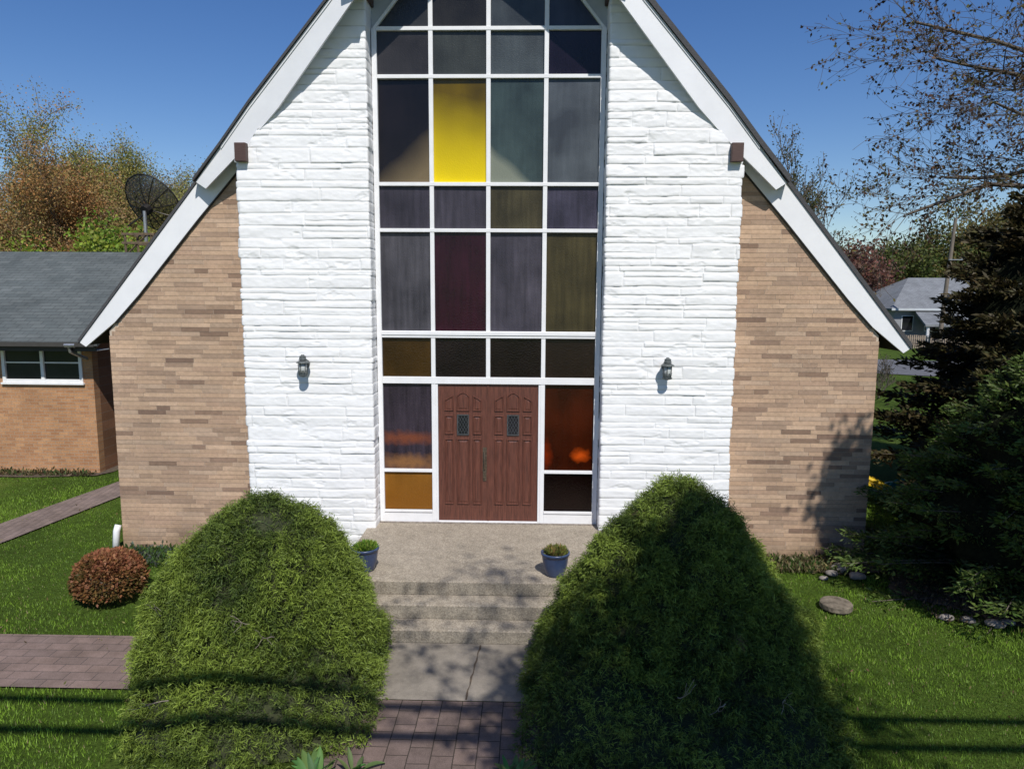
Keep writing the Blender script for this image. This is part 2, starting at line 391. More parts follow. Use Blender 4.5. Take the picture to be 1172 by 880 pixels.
def grow(rnd, start, direc, length, radius, depth, segs, tips, spread=.6, kids=(3,5), up=.15, shrink=.62, wig=.12, nseg=5, minr=.004, start_t=.25):
    p=Vector(start); d=Vector(direc).normalized(); r=radius; sl=length/nseg
    pts=[]
    for i in range(nseg):
        d=(d+Vector((rnd.gauss(0,wig),rnd.gauss(0,wig),rnd.gauss(0,wig)+up*.12))).normalized()
        q=p+d*sl; r2=max(minr,radius*(1-(i+1)/nseg*.65))
        segs.append((*p,*q,r,r2)); pts.append((q.copy(),d.copy(),r2,(i+1)/nseg)); p=q; r=r2
    if depth==0:
        for q,dd,_,t in pts: tips.append((*q,*dd))
        return
    tips.append((*p,*d))
    nk=rnd.randint(*kids)
    for k in range(nk):
        t=start_t+(1-start_t)*(k+rnd.random())/nk
        i=min(nseg-1,int(t*nseg)); q,dd,rr,_=pts[i]
        side=Vector((rnd.gauss(0,1),rnd.gauss(0,1),rnd.gauss(0,1))); side=(side-dd*side.dot(dd)).normalized()
        nd=(dd+side*spread*(.7+.6*rnd.random())+Vector((0,0,up))).normalized()
        grow(rnd,q,nd,length*shrink*(.7+.5*rnd.random()),max(minr,rr*.6),depth-1,segs,tips,spread,kids,up,shrink,wig,max(3,nseg-1),minr,.15)

def leafy_tree(name, loc, h, spreadr, cols, label, cat='tree', group=None, seed=1, depth=3, leafn=6, lsize=.12, kids=(4,6), trunk_h=.25, twig=.010, spread=.7, scatter=.25, up=.2, trunk_r=None, lw=.6, limbs=7, bark='bark_far'):
    rnd=random.Random(seed); r=np.random.default_rng(seed)
    x,y,z=loc
    root=empty(name,loc,label=label,cat=cat,group=group)
    segs=[];tips=[]
    tr=trunk_r or h*.018
    th=h*trunk_h
    segs.append((x,y,z-.2,x,y,z+th,tr,tr*.8))
    top=Vector((x,y,z+th))
    grow(rnd,top,(rnd.gauss(0,.05),rnd.gauss(0,.05),1),h*.5,tr*.75,depth,segs,tips,spread,kids,up,.58,.08,6,twig)
    for k in range(limbs):
        a=2*PI*(k+.5*rnd.random())/limbs; el=.5+.7*rnd.random()
        dv=Vector((math.cos(a)*spreadr,math.sin(a)*spreadr,h*(1-trunk_h)*el*.62))
        zz=th*(.75+.4*rnd.random()) if k%2 else th
        grow(rnd,(x,y,z+zz),dv,dv.length*.62,tr*.5,depth,segs,tips,spread,kids,up,.6,.1,6,twig)
    V,F=tubes_np(segs,4 if depth>2 else 5)
    np_obj('trunk',V,F,M[bark],root)
    T=np.array(tips); P=T[:,:3]
    if leafn:
        P=np.repeat(P,leafn,axis=0)+r.normal(size=(len(P)*leafn,3))*scatter
        ci=np.clip(((fbm(P[:,0]*.5+seed,P[:,1]*.5,P[:,2]*.5,3)+.5)*len(cols)),0,len(cols)-1).astype(int)
        flip=r.random(len(P))<.25; ci[flip]=r.integers(0,len(cols),flip.sum())
        V,F,C=leaves_np(P,lsize,lw,np.array(cols)[ci],.35,r=r)
        np_obj('crown',V,F,M['leaf'],root,col=C)
    return root

# ------------------------------------------------------------------ ground
def sheet(name, poly, z, mat, kind='structure'):
    mb=MB(); mb.add([(x,y,z) for x,y in poly],[tuple(range(len(poly)))])
    return mb.build(name,mat,kind=kind)
# terrain: big sheet
mb=MB(); mb.add([(-400,-60,GZ-.02),(400,-60,GZ-.02),(400,600,GZ-.02),(-400,600,GZ-.02)],[(0,1,2,3)])
g=mb.build('ground',M['lawn'],kind='structure')
WALK=1.12
sheet('concrete_walk',[(-WALK,-3.99),(WALK,-3.99),(WALK,-2.85),(-WALK,-2.85)],GZ+.012,M['slab'])
# joint in the slab: narrow dirt line
mb=MB(); js=[]
yy=-2.9; 
for i in range(14):
    y=-2.88-1.1*i/13; x=.09-.07*i/13+.006*math.sin(i*2.1); js.append((x,y))
vs=[];fs=[]
for i,(x,y) in enumerate(js): w=.008+.004*math.sin(i*1.7); vs+=[(x-w,y,GZ+.016),(x+w,y,GZ+.016)]
for i in range(len(js)-1): fs.append((2*i,2*i+1,2*i+3,2*i+2))
mb.add(vs,fs); mb.build('walk_joint',M['soil'],kind='structure')
sheet('paver_walk',[(-WALK,-12),(WALK,-12),(WALK,-3.995),(-WALK,-3.995)],GZ+.008,M['walk_paver'])
sheet('paver_patio',[(-13,-3.92),(-3.42,-3.9),(-3.9,-2.8),(-13,-2.88)],GZ+.008,M['patio_paver'])
sheet('brick_path',[(-9.3,-3.3),(-8.35,-3.3),(-7.78,.1),(-7.38,2.74),(-6.9,6.4),(-7.7,6.4),(-8.02,3.8),(-8.49,1.0)],GZ+.008,M['path_paver'])
sheet('road',[(-60,26),(12,26.2),(17.6,25.6),(24,22.5),(60,8),(60,20),(30,31),(20,33.5),(12,34),(-60,34)],GZ+.01,M['asphalt'])
def blob(cx,cy,rx,ry,n=40,seed=0,amp=.15):
    rr=random.Random(seed); ph=[rr.random()*6 for _ in range(4)]
    out=[]
    for i in range(n):
        t=2*PI*i/n; k=1+amp*(math.sin(3*t+ph[0])*.5+math.sin(5*t+ph[1])*.3+math.sin(9*t+ph[2])*.3)
        out.append((cx+rx*k*math.cos(t),cy+ry*k*math.sin(t)))
    return out
sheet('soil_bed',blob(8.1,-.75,2.55,1.55,seed=3),GZ+.004,M['soil'])
sheet('foundation_bed',[(3.3,-.32),(3.4,-.55),(4.4,-.42),(5.2,-.6),(6.0,-.45),(6.1,.1),(3.3,.1)],GZ+.004,M['soil'])
sheet('annex_bed',[(-26,4.12),(-10,4.05),(-9.2,4.2),(-8.8,4.25),(-8.6,4.6),(-8.6,8),(-26,8)],GZ+.004,M['soil'])

# steps & landing
mb=MB(); LW=1.80
mb.box((-LW,-2.25,-.45),(LW,.02,0)); mb.build('entrance_landing',M['landing'],kind='structure',bevel=.012)
for i,(y0,y1,z) in enumerate(((-2.545,-2.252,-.168),(-2.84,-2.547,-.335))):
    mb=MB(); mb.box((-LW,y0,GZ-.05),(LW,y1,z)); mb.build('entrance_step',M['landing'],kind='structure',bevel=.012)
# darker weathered riser faces (a thin real wash of grime, 3mm proud)
mb=MB()
for y,z0,z1 in ((-2.253,-.166,-.014),(-2.548,-.333,-.182),(-2.843,-.485,-.349)):
    mb.box((-LW+.01,y-.002,z0),(LW-.01,y,z1))
mb.build('step_risers',M['riser'],kind='structure')

# ------------------------------------------------------------------ church
church=empty('church',(0,0,GZ),label='steep A-frame church front with white stone piers and a tall gridded window',cat='church')
A=1.22
roofz=lambda x,a: a-A*abs(x)
Yup=lambda x: -.12-.23*(4.1-abs(x))
INX=[0,1.8,2.89,3.41,3.60,4.08]; INZ=[9.28,7.26,6.02,5.525,5.37,4.97]      # lower edge of the upper rake board
OUX=[0,2.1,3.33,4.24]; OUZ=[9.62,7.345,6.09,5.07]                            # its upper edge

# white stone piers --------------------------------------------------------
def pier(side, seed):
    r=np.random.default_rng(seed); rd=random.Random(seed)
    xi,xo=1.665,3.555; z0=-.62; ztop=7.95
    # courses
    zs=[z0]; 
    while zs[-1]<ztop:
        zs.append(zs[-1]+rd.choice([.08,.10,.12,.14,.16,.18,.21]))
    stones=[]; 
    rows=[]
    for k in range(len(zs)-1):
        x=xi-.1-rd.random()*.4; row=[]
        while x<xo+.2:
            L=rd.uniform(.4,1.5); za,zb=zs[k],zs[k+1]
            if zb-za>.17 and rd.random()<.38:
                zm=za+(zb-za)*rd.uniform(.35,.65)
                row.append((x,x+L,[(za,zm),(zm,zb)]))
            else: row.append((x,x+L,[(za,zb)]))
            x+=L
        rows.append(row)
    # a fast lookup: rasterise stones on (u,z)
    res=.0105
    U=np.arange(xi,xo+res*.5,res); nz=int((ztop-z0)/res)
    Z=z0+np.arange(nz+1)*res
    ug,zg=np.meshgrid(U,Z)            # nz+1, nu
    # warp joints a bit
    uw=ug+.012*fbm(ug*6+seed,zg*6,zg*0,3); zw=zg+.014*fbm(ug*2.2+seed*3,zg*5,zg*0+3,3)
    H=np.zeros_like(ug); D=np.full_like(ug,1.0); EX=np.zeros_like(ug)
    ki=np.clip(np.searchsorted(zs,zw.ravel(),side='right')-1,0,len(rows)-1).reshape(zw.shape)
    for k,row in enumerate(rows):
        mk=ki==k
        for (xa,xb,lays) in row:
            mx=mk&(uw>=xa)&(uw<xb)
            if not mx.any(): continue
            for (za,zb) in lays:
                m=mx&(zw>=za)&(zw<zb) 
                if not m.any(): continue
                d=np.minimum(np.minimum(uw[m]-xa,xb-uw[m])*1.0,np.minimum(zw[m]-za,zb-zw[m]))
                D[m]=d; cu=(uw[m]-(xa+xb)/2); cz=(zw[m]-(za+zb)/2)
                H[m]=rd.uniform(-.005,.008)+cu*rd.gauss(0,.007)+cz*rd.gauss(0,.035)
                EX[m]=rd.uniform(-.012,.016)
    prof=1-np.exp(-np.clip(D,0,1)/.0075)
    rock=.0065*fbm(ug*3.0+seed,zg*11,zg*0+1,4)+.0035*fbm(ug*14,zg*30,zg*0+4,3)
    chip=np.clip(fbm(ug*4+9,zg*9+seed,zg*0+8,4)-.30,0,1)*.045
    jd=.0095*np.clip(.75+1.6*fbm(ug*1.7+seed*5,zg*2.1,zg*0+6,3),0.1,1.6)
    disp=(H+rock+.010-chip)*prof-jd*(1-prof)
    disp=disp*.78
    X=ug.copy(); 
    # ragged outer / inner edges follow each stone
    wo=np.clip((ug-(xo-.25))/.25,0,1)**2; wi=np.clip(((xi+.2)-ug)/.2,0,1)**2
    X=X+wo*(EX*1.1+rock*.5-.012*(1-prof)) - wi*(EX*.5-.008*(1-prof))
    # round the vertical corners
    ed=np.minimum(ug-xi,xo-ug); rnd_=np.clip(1-ed/.03,0,1)**2*.018
    Y=-.32-disp+rnd_
    zt=np.interp(ug,INX,INZ)+np.interp(ug,[1.6,2.9,3.35],[.30,.16,-.012])
    Zc=np.minimum(zg,zt)
    V=np.stack([side*X,Y,Zc],axis=-1)
    nu=len(U); nzz=len(Z)
    # returns: inner and outer side faces going back to y=0.1
    def ret(ix,back):
        base=V[:,ix,:]; out=[]
        steps=8
        for s_ in range(1,steps+1):
            t=s_/steps; q=base.copy(); q[:,1]=base[:,1]*(1-t)+back*t
            nx=fbm(q[:,1]*7+seed,q[:,2]*9,q[:,2]*0+ix,3)*.008
            q[:,0]=base[:,0]+nx*side
            out.append(q)
        return np.stack(out,axis=1)
    ri=ret(0,.06)[:,::-1,:]; ro=ret(nu-1,.12)
    G=np.concatenate([ri,V,ro],axis=1); nn=G.shape[1]
    idx=np.arange(nzz*nn).reshape(nzz,nn)
    F=np.stack([idx[:-1,:-1],idx[:-1,1:],idx[1:,1:],idx[1:,:-1]],axis=-1).reshape(-1,4)
    # drop degenerate faces above roof
    GZr=G[...,2]; zf=GZr[:-1,:-1]; zf2=GZr[1:,:-1]; keep=((zf2-zf)>1e-5).ravel(); F=F[keep]
    # darker in crevices, dirt towards the base
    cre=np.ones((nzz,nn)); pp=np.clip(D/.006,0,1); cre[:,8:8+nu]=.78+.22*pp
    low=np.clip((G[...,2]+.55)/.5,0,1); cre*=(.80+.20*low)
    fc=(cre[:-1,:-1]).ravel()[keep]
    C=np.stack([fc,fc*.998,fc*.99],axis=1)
    if side<0: F=F[:,::-1]
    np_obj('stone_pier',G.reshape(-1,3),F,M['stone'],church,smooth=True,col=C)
pier(-1,11); pier(1,23)

# tan roman-brick wings ----------------------------------------------------
def wing(side, seed):
    rd=random.Random(seed)
    w=MB(); xs0,xs1=3.4,5.772
    w.prism([(side*xs0,-.62),(side*xs1,-.62),(side*xs1,roofz(xs1,9.94)),(side*xs0,roofz(xs0,9.94))],.1035,.26)
    wall=w.build('brick_wall',M['mortar'],church)
    b=MB(); z=-.60; row=0
    light=[(.50,.355,.25),(.54,.39,.275),(.47,.335,.24),(.52,.375,.265),(.46,.325,.235),(.56,.41,.295),(.49,.365,.27)]
    mid=[(.40,.285,.205),(.37,.265,.195),(.42,.305,.225)]
    dark=[(.27,.185,.135),(.235,.16,.12),(.31,.215,.16)]
    hc=.0672; gap=.006
    while z<5.7:
        x=xs0-rd.random()*.44
        xe=min(5.78,(9.9-z-hc)/A)
        L0=.44
        while x<xe:
            L=.44 if rd.random()<.8 else .215
            x1=min(x+L,xe)
            if 5.78-x1<.06 and xe==5.78: x1=5.78
            c=rd.random(); base=rd.choice(light) if c<.70 else (rd.choice(mid) if c<.925 else rd.choice(dark))
            k=rd.uniform(.92,1.08); base=(base[0]*k*.99,base[1]*k*.965,base[2]*k*.94)
            y0=.1-rd.uniform(0,.004)
            xa=max(x,xs0)
            if x1-xa>.02:
                b.box((side*xa,y0,z),(side*(x1-gap*(1 if x1<5.775 else 0)),.118,z+hc-gap),base)
            x=x1 if x1>=xe else x+L
        z+=hc; row+=1
    b.build('brick_face',M['brick'],wall)
wing(-1,5); wing(1,9)

# body of the church behind the front
b=MB()
for s in (-1,1):
    b=MB(); b.box((s*5.55,.27,-.6),(s*5.775,21.79,3.04)); b.build('side_wall',M['cbrick_side'],church)
b=MB(); b.prism([(-5.77,-.6),(5.77,-.6),(5.77,3.06),(0,10.1),(-5.77,3.06)],21.8,22.02); b.build('rear_wall',M['mortar'],church)

# roof: main slab over the body, and a forward flaring upper slab (prow) with rake boards
def mainslab(side,a0,a1,x1,yf,yb):
    mb=MB(); vs=[]
    for a in (a0,a1):
        for x,y in ((0,yf),(x1,yf),(x1,yb),(0,yb)): vs.append((side*x,y,roofz(x,a)))
    mb.add(vs,[(0,1,2,3),(7,6,5,4),(0,4,5,1),(1,5,6,2),(2,6,7,3)]); return mb
def upslab(side,zlo,zhi,alo,ahi,x_end,yoff,yb=.30):
    xs=[0,1.0,2.1,2.7,3.33,3.8,x_end]; mb=MB(); vs=[]
    for x in xs:
        f=Yup(x)+yoff
        vs+=[(side*x,f,zlo(x)),(side*x,f,zhi(x)),(side*x,yb,roofz(x,ahi)),(side*x,yb,roofz(x,alo))]
    fs=[]
    for i in range(len(xs)-1):
        b=4*i
        for k in range(4): k2=(k+1)%4; fs.append((b+k,b+k2,b+4+k2,b+4+k))
    b=4*(len(xs)-1); fs+=[(b,b+1,b+2,b+3),(3,2,1,0)]
    mb.add(vs,fs); return mb
zin=lambda x: float(np.interp(abs(x),INX,INZ)); zou=lambda x: float(np.interp(abs(x),OUX,OUZ))
for s,t,tl in ((-1,.05,.055),(1,.10,.085)):
    mainslab(s,10.12,10.31,6.10,.098,22.3).build('roof_deck',M['eave'],church)
    upslab(s,lambda x:zin(x)+.06,lambda x:zou(x)-.005,9.97,10.305,4.16,.045).build('prow_deck',M['soffit'],church)
    mainslab(s,10.314,10.314+tl,6.235,.035,22.4).build('shingle_covering',M['shingle_edge'],church)
    upslab(s,lambda x:zou(x),lambda x:zou(x)+t,10.316,10.316+t+.02,4.27,-.045,.4).build('shingle_covering',M['shingle_edge'],church)
    xs=[0,1.8,2.35,2.89,3.41,3.60,4.08]; xo=[4.24,3.8,3.33,2.7,2.1,1,0]
    mb=MB(); mb.prism([(s*x,zin(x)) for x in xs]+[(s*x,zou(x)) for x in xo],lambda x:Yup(x),lambda x:Yup(x)+.042); mb.build('rake_board',M['rake'],church)
    mb=MB(); mb.prism([(s*x,zou(x)-.055) for x in xo[1:]]+[(s*x,zou(x)-.004) for x in xo[1:][::-1]],lambda x:Yup(x)-.014,lambda x:Yup(x)-.002); mb.build('drip_edge',M['rake'],church)
    inner=[(3.55,roofz(3.55,9.73)),(4.32,4.54),(5.27,3.435),(5.65,3.035),(6.125,2.655)]; outer=[(6.22,roofz(6.22,10.31)),(3.55,roofz(3.55,10.31))]
    mb=MB(); mb.prism([(s*x,z) for x,z in inner+outer],.055,.092); mb.build('rake_board',M['rake'],church)
    mb=MB(); mb.prism([(s*x,z) for x,z in inner[:4]]+[(s*x,z-.028) for x,z in inner[:4][::-1]],.062,.094); mb.build('shadow_trim',M['darkmetal'],church)
    mb=MB(); mb.box((s*3.36,-.42,5.306),(s*3.52,.02,5.556)); mb.build('purlin_beam',M['brown'],church,bevel=.006)
    mb=MB(); mb.box((s*1.62,-.80,7.47),(s*1.87,.015,7.74)); mb.build('purlin_beam',M['brown'],church,bevel=.006)
mb=MB(); mb.box((-.13,-1.15,9.0),(.13,.01,9.27)); mb.build('ridge_beam',M['brown'],church)
# frieze panel above the window, follows roof
mb=MB(); mb.prism([(-1.66,7.13),(0,9.16),(1.66,7.13),(1.66,7.66),(0,9.68),(-1.66,7.66)][:0] or [(-1.66,7.14),(-1.66,7.66),(0,9.68),(1.66,7.66),(1.66,7.14),(0,9.165)],.02,.06)
mb.build('gable_frieze',M['soffit'],church)

# the great window ---------------------------------------------------------
cols=[-1.62,-.819,0,.819,1.62]; rows=[7.178,6.535,5.053,4.399,2.886,2.2]
fb=MB()
# verticals
for x,w in ((-1.62,.072),(1.62,.072)):
    fb.box((x-w/2,-.035,0.002),(x+w/2,.05,7.178))
for x,ztop in ((-.819,8.15),(.819,8.15),(0,9.12)):
    fb.box((x-.031,-.032,2.246 if x==0 else .0),(x+.031,.048,ztop))
for z in rows:
    h=.05 if z<3 else .026
    fb.box((-1.583,-.038,z-h),(1.583,.045,z+h))
    if z==2.886: fb.box((-1.583,-.050,z-.01),(1.583,-.0385,z+.045))
for s in (-1,1):
    fb.prism([(s*1.656,7.10),(s*1.656,7.165),(0,9.185),(0,9.115)],-.036,.046)
    fb.box((s*.85,-.034,.79),(s*1.585,.044,.835))
    fb.box((s*.85,-.034,0.003),(s*1.585,.05,.19)); fb.box((s*.85,-.050,.165),(s*1.585,-.0345,.205))
fb.box((-.788,-.03,2.145),(.788,.05,2.2))
for s in (-1,1): fb.box((s*.755,-.028,.0),(s*.788,.05,2.145))
fb.box((-.755,-.04,.001),(.755,.06,.028))
window=fb.build('stained_window',M['white'],church,bevel=.004)
def pane(poly, mat, label=None):
    mb=MB(); cx=sum(p[0] for p in poly)/len(poly); cz=min(p[1] for p in poly)
    mb.prism([(x-cx,z-cz) for x,z in poly],-.004,.004)
    me=mb.build('pane',mat,None)
    me.location=(cx,.012,cz)
    child(me,window)
    # each pane sits very slightly out of true, as real glazing does
    me.rotation_euler=(random.gauss(0,.006),0,random.gauss(0,.006))
    if label: me['label']=label
    return me
G=lambda r,g,b:(((r/255)**2.2),((g/255)**2.2),((b/255)**2.2))
def pm(c,cb=None,k=.75,**kw):
    c=tuple(v*k for v in G(*c)); cb=tuple(v for v in G(*cb)) if cb else None
    return pane_mat(c,cb,**kw)
e=.028
def rect(c,r): 
    z1=rows[r-1]-.03 if r>0 else None; z0=rows[r]+.03
    return [(cols[c]+e,z0),(cols[c+1]-e,z0),(cols[c+1]-e,z1),(cols[c]+e,z1)]
gc=[(60,60,60),(52,50,47),(76,82,86),(62,66,80)]
for c in range(4):
    xa,xb=cols[c]+e,cols[c+1]-e; z0=7.178+.024
    ta,tb=9.15-A*abs(xa)-.02,9.15-A*abs(xb)-.02
    poly=[(xa,z0),(xb,z0),(xb,max(tb,z0+.01)),(xa,max(ta,z0+.01))]
    pane(poly,pm(gc[c]))
R1=[(60,58,60),(66,70,68),(80,88,92),(40,34,46)]
for c in range(4): pane(rect(c,1),pm(R1[c],rough=.3 if c<3 else .12))
pane(rect(0,2),pm((34,29,31),(112,98,74),p0=.0,p1=.40,ztop=1.42,zbot=0.0,xs=-.9),'dark brown pane with a painted tan glow at its lower corner')
pane(rect(1,2),pm((98,80,8),(228,200,0),k=1.0,p0=.08,p1=.92,ztop=1.42,zbot=.0,xs=.12,streak=.1),'bright yellow glass pane')  # yellow glass; its bright lower part is backlight painted into the colour
pane(rect(2,2),pm((70,84,84),(120,125,112),k=.8,p0=.02,p1=.15,ztop=1.42,zbot=.12,xs=.9))  # paler lower corner is a painted glow
pane(rect(3,2),pm((90,96,102),k=.85))
for c,v in enumerate([(70,66,76),(72,68,78),(80,74,54),(76,73,90)]): pane(rect(c,3),pm(v,k=.85,rough=.35,streak=.4))
for c,v in enumerate([(84,82,88),(54,22,38),(84,80,90),(76,69,46)]): pane(rect(c,4),pm(v,k=.85,rough=.35 if c!=1 else .2,streak=.4))
for c,v in enumerate([(68,50,26),(36,29,32),(34,27,28),(44,34,30)]): pane(rect(c,5),pm(v,rough=.12))
sl=lambda s,z0,z1:[(s*.85,z0),(s*1.585,z0),(s*1.585,z1),(s*.85,z1)]
pane(sl(-1,.83,2.15),pm((74,66,76),rough=.25,streak=.5,spot=[(0,.48,.8,.13,G(112,66,50)),(0,.10,.8,.17,G(128,92,62))]),'purple grey sidelight with orange glow band painted into the glass')
pane(sl(-1,.2,.79),pm((140,96,42),(122,80,30),k=1.0,rough=.25),'amber sidelight pane')
pane(sl(1,.83,2.15),pm((70,30,16),rough=.14,spot=[(-.34,.24,.12,.26,G(105,36,12)),(.18,.24,.17,.13,G(180,72,22))]),'rust red sidelight with a painted orange glow')
pane(sl(1,.2,.79),pm((26,14,13),rough=.08))
# back blocking so nothing shows through: dark interior
mb=MB(); mb.prism([(-1.66,0),(1.66,0),(1.66,7.14),(0,9.1),(-1.66,7.14)],.10,.14); mb.build('inner_wall',simple('interior_dark',(.02,.018,.018),None,.9),church)

# doors -------------------------------------------------------------------
def door(x0,x1,handle):
    d=MB(); w=x1-x0; zt=2.14; zb=.03
    d.box((x0,.0,zb),(x1,.045,zt))
    o=d.build('door',M['door'],church)
    xc=(x0+x1)/2; sw=w*.155                 # small panel width
    pc=w*.20; offs=w*.285
    def panel(poly):
        # raised panel: groove frame + field
        mb=MB(); cxp=sum(p[0] for p in poly)/len(poly); czp=sum(p[1] for p in poly)/len(poly)
        n=len(poly)
        def off(t,ts):
            out=[]
            for x,z in poly:
                dx=x-cxp; dz=z-czp
                mx=max(abs(p[0]-cxp) for p in poly); mz=max(abs(p[1]-czp) for p in poly)
                out.append((cxp+dx*(1-t/mx),czp+dz*(1-t/mz)))
            return out
        rings=[(off(-.012,0),-.001),(off(-.006,0),-.017),(off(.003,0),-.017),(off(.010,0),.0005),(off(.016,0),.0005),(off(.040,0),-.007)]
        vs=[];fs=[]
        for pts,y in rings: vs+=[(x,y,z) for x,z in pts]
        for i in range(len(rings)-1):
            for k in range(n):
                k2=(k+1)%n; fs.append((i*n+k,i*n+k2,(i+1)*n+k2,(i+1)*n+k))
        fs.append(tuple((len(rings)-1)*n+k for k in range(n)))
        mb.add(vs,fs); mb.build('panel',M['door'],o)
    for s in (-1,1):
        xa,xb=xc+s*offs-sw/2,xc+s*offs+sw/2
        inner=xb if s<0 else xa; outerx=xa if s<0 else xb
        panel([(outerx,1.745),(inner,1.745),(inner,1.96),(outerx,1.895)] if s<0 else [(inner,1.745),(outerx,1.745),(outerx,1.895),(inner,1.96)])
        panel([(xa,1.39),(xb,1.39),(xb,1.66),(xa,1.66)])
        panel([(xa,.30),(xb,.30),(xb,1.30),(xa,1.30)])
    arch=[(xc-pc/2-.015,1.745),(xc+pc/2+.015,1.745)]
    for i in range(9):
        t=i/8; xx=xc+(pc/2+.015)*(1-2*t); arch.append((xx,1.955+.055*math.sin(PI*t)))
    panel(arch)
    panel([(xc-pc/2-.012,.30),(xc+pc/2+.012,.30),(xc+pc/2+.012,1.30),(xc-pc/2-.012,1.30)])
    wz0,wz1=1.385,1.665; ww=pc/2-.002
    f=MB()
    for a,bb in (((xc-ww-.018,wz0-.018),(xc-ww,wz1+.018)),((xc+ww,wz0-.018),(xc+ww+.018,wz1+.018))): f.box((a[0],-.016,a[1]),(bb[0],-.002,bb[1]))
    f.box((xc-ww,-.016,wz0-.018),(xc+ww,-.002,wz0)); f.box((xc-ww,-.016,wz1),(xc+ww,-.002,wz1+.018))
    for k in range(-4,5):     # leaded diamonds
        for sg in (-1,1):
            pts=[]
            for t in np.linspace(-1,1,25):
                xx=xc+ww*t; zz=(wz0+wz1)/2+k*.078+sg*t*ww*1.8
                if wz0<=zz<=wz1: pts.append((xx,-.007,zz))
            if len(pts)>2: f.tube([pts[0],pts[-1]],.0035,5)
    wf=f.build('door_window',simple('lead_came',(.11,.115,.12),(.06,.065,.07),.4,30,.1,metal=.4),o)
    g_=MB(); g_.box((xc-ww,-.0045,wz0),(xc+ww,-.0015,wz1)); g_.build('pane',M['blackglass'],wf)
    if handle:
        h=MB(); hx=x1-.045
        h.box((hx-.026,-.012,.66),(hx+.026,-.001,.80)); h.box((hx-.030,-.013,.801),(hx+.030,-.001,1.18))
        h.tube([(hx,-.012,1.12),(hx,-.05,1.10),(hx,-.062,1.02),(hx,-.058,.92),(hx,-.045,.86),(hx,-.012,.84)],.011,8)
        h.lathe([(.0,1.155),(.012,1.155),(.012,1.15)],hx,-.01,8)
        h.tube([(hx,-.012,.72),(hx,-.03,.72)],.017,10)
        h.build('handle',simple('aged_brass',(.24,.19,.14),(.10,.08,.06),.4,30,.2,metal=.7),o)
    return o
door(-.752,-.006,True); door(.001,.752,False)
mb=MB(); mb.box((-.012,-.012,.03),(.012,-.001,2.135)); mb.build('astragal',M['door'],church)

# weathered threshold edge
mb=MB(); mb.box((-1.66,-.075,.0015),(1.66,-.036,.014)); mb.build('sill_strip',simple('old_mortar',(.34,.31,.27),(.16,.13,.11),.95,20,.6),church)

# ------------------------------------------------------------------ lanterns
def lantern(x, z, label):
    L=empty('wall_lantern',(x,-.33,z),label=label,cat='lantern',group='lanterns on the white stone piers')
    cy=-.33-.135
    mb=MB(); mb.lathe([(0,z-.005),(.055,z-.005),(.06,z),(.06,z+.018),(.05,z+.02),(0,z+.02)],0,0,16)
    # wall plate disc (axis y)
    mb.v=[]; mb.f=[]; mb.c=[]
    mb.tube([(x,-.30,z+.05),(x,-.362,z+.05)],.062,16); mb.tube([(x,-.362,z+.05),(x,-.375,z+.05)],[.045,.03],12)
    mb.tube([(x,-.37,z+.05),(x,-.40,z+.09),(x,-.44,z+.155),(x,cy,z+.175)],.011,8)
    mb.build('bracket',M['lantern'],L)
    mb=MB(); mb.lathe([(0,z+.19),(.02,z+.19),(.028,z+.175),(.045,z+.17),(.048,z+.135),(.055,z+.13),(.058,z+.118),(.04,z+.112),(.092,z+.082),(.098,z+.074),(.09,z+.07),(0,z+.07)],x,cy,20)
    mb.build('cap',M['lantern'],L,smooth=False)
    mb=MB(); mb.lathe([(0,z+.068),(.058,z+.068),(.052,z-.095),(0,z-.095)],x,cy,16); mb.build('glass',M['frosted'],L,smooth=True)
    mb=MB()
    for k in range(6):
        t=2*PI*k/6+.3; a=(x+.066*math.cos(t),cy+.066*math.sin(t),z+.07); b_=(x+.058*math.cos(t),cy+.058*math.sin(t),z-.10)
        mb.tube([a,b_],.0055,6)
        t2=t+2*PI/6; tm=t+PI/6
        mb.tube([(x+.060*math.cos(t),cy+.060*math.sin(t),z-.09),(x+.062*math.cos(tm),cy+.062*math.sin(tm),z-.03),(x+.060*math.cos(t2),cy+.060*math.sin(t2),z-.09)],.0045,5)
    mb.lathe([(.068,z-.095),(.07,z-.105),(.06,z-.118),(.02,z-.13),(0,z-.135)],x,cy,16)
    mb.build('cage',M['lantern'],L)
lantern(-2.64,2.42,'small dark metal lantern on the white stone pier left of the red door')
lantern(2.575,2.42,'small dark metal lantern on the white stone pier right of the red door')

# ------------------------------------------------------------------ planters
def planter(x,y,seed,label,cols):
    P=empty('flower_pot',(x,y,0),label=label,cat='planter',group='blue glazed pots on the landing')
    glaze=simple('blue_glaze',(.050,.080,.165),(.032,.05,.11),.3,6,.1)
    mb=MB(); mb.lathe([(0,.002),(.105,.002),(.118,.02),(.150,.13),(.166,.24),(.170,.272),(.182,.276),(.184,.30),(.176,.308),(.160,.305),(.155,.25),(0,.25)],x,y,32)
    mb.build('pot',glaze,P,smooth=True)
    mb=MB(); mb.lathe([(.156,.262),(.1,.272),(0,.268)],x,y,20); mb.build('soil',M['soil'],P)
    r=np.random.default_rng(seed); n=700
    a=r.random(n)*2*PI; rr=np.sqrt(r.random(n))*.115
    Pp=np.stack([x+.01+rr*np.cos(a),y+rr*np.sin(a),.27+r.random(n)*.07*(1-rr/.15)],axis=1)
    ax=np.stack([np.cos(a)*rr*5,np.sin(a)*rr*5,np.full(n,1.0)],axis=1)
    ci=r.integers(0,len(cols),n)
    V,F,C=leaves_np(Pp,.075,.28,np.array(cols)[ci],.35,axis=ax*1.2,jit=.45,r=r)
    np_obj('potted_plant',V,F,M['leaf'],P,col=C)
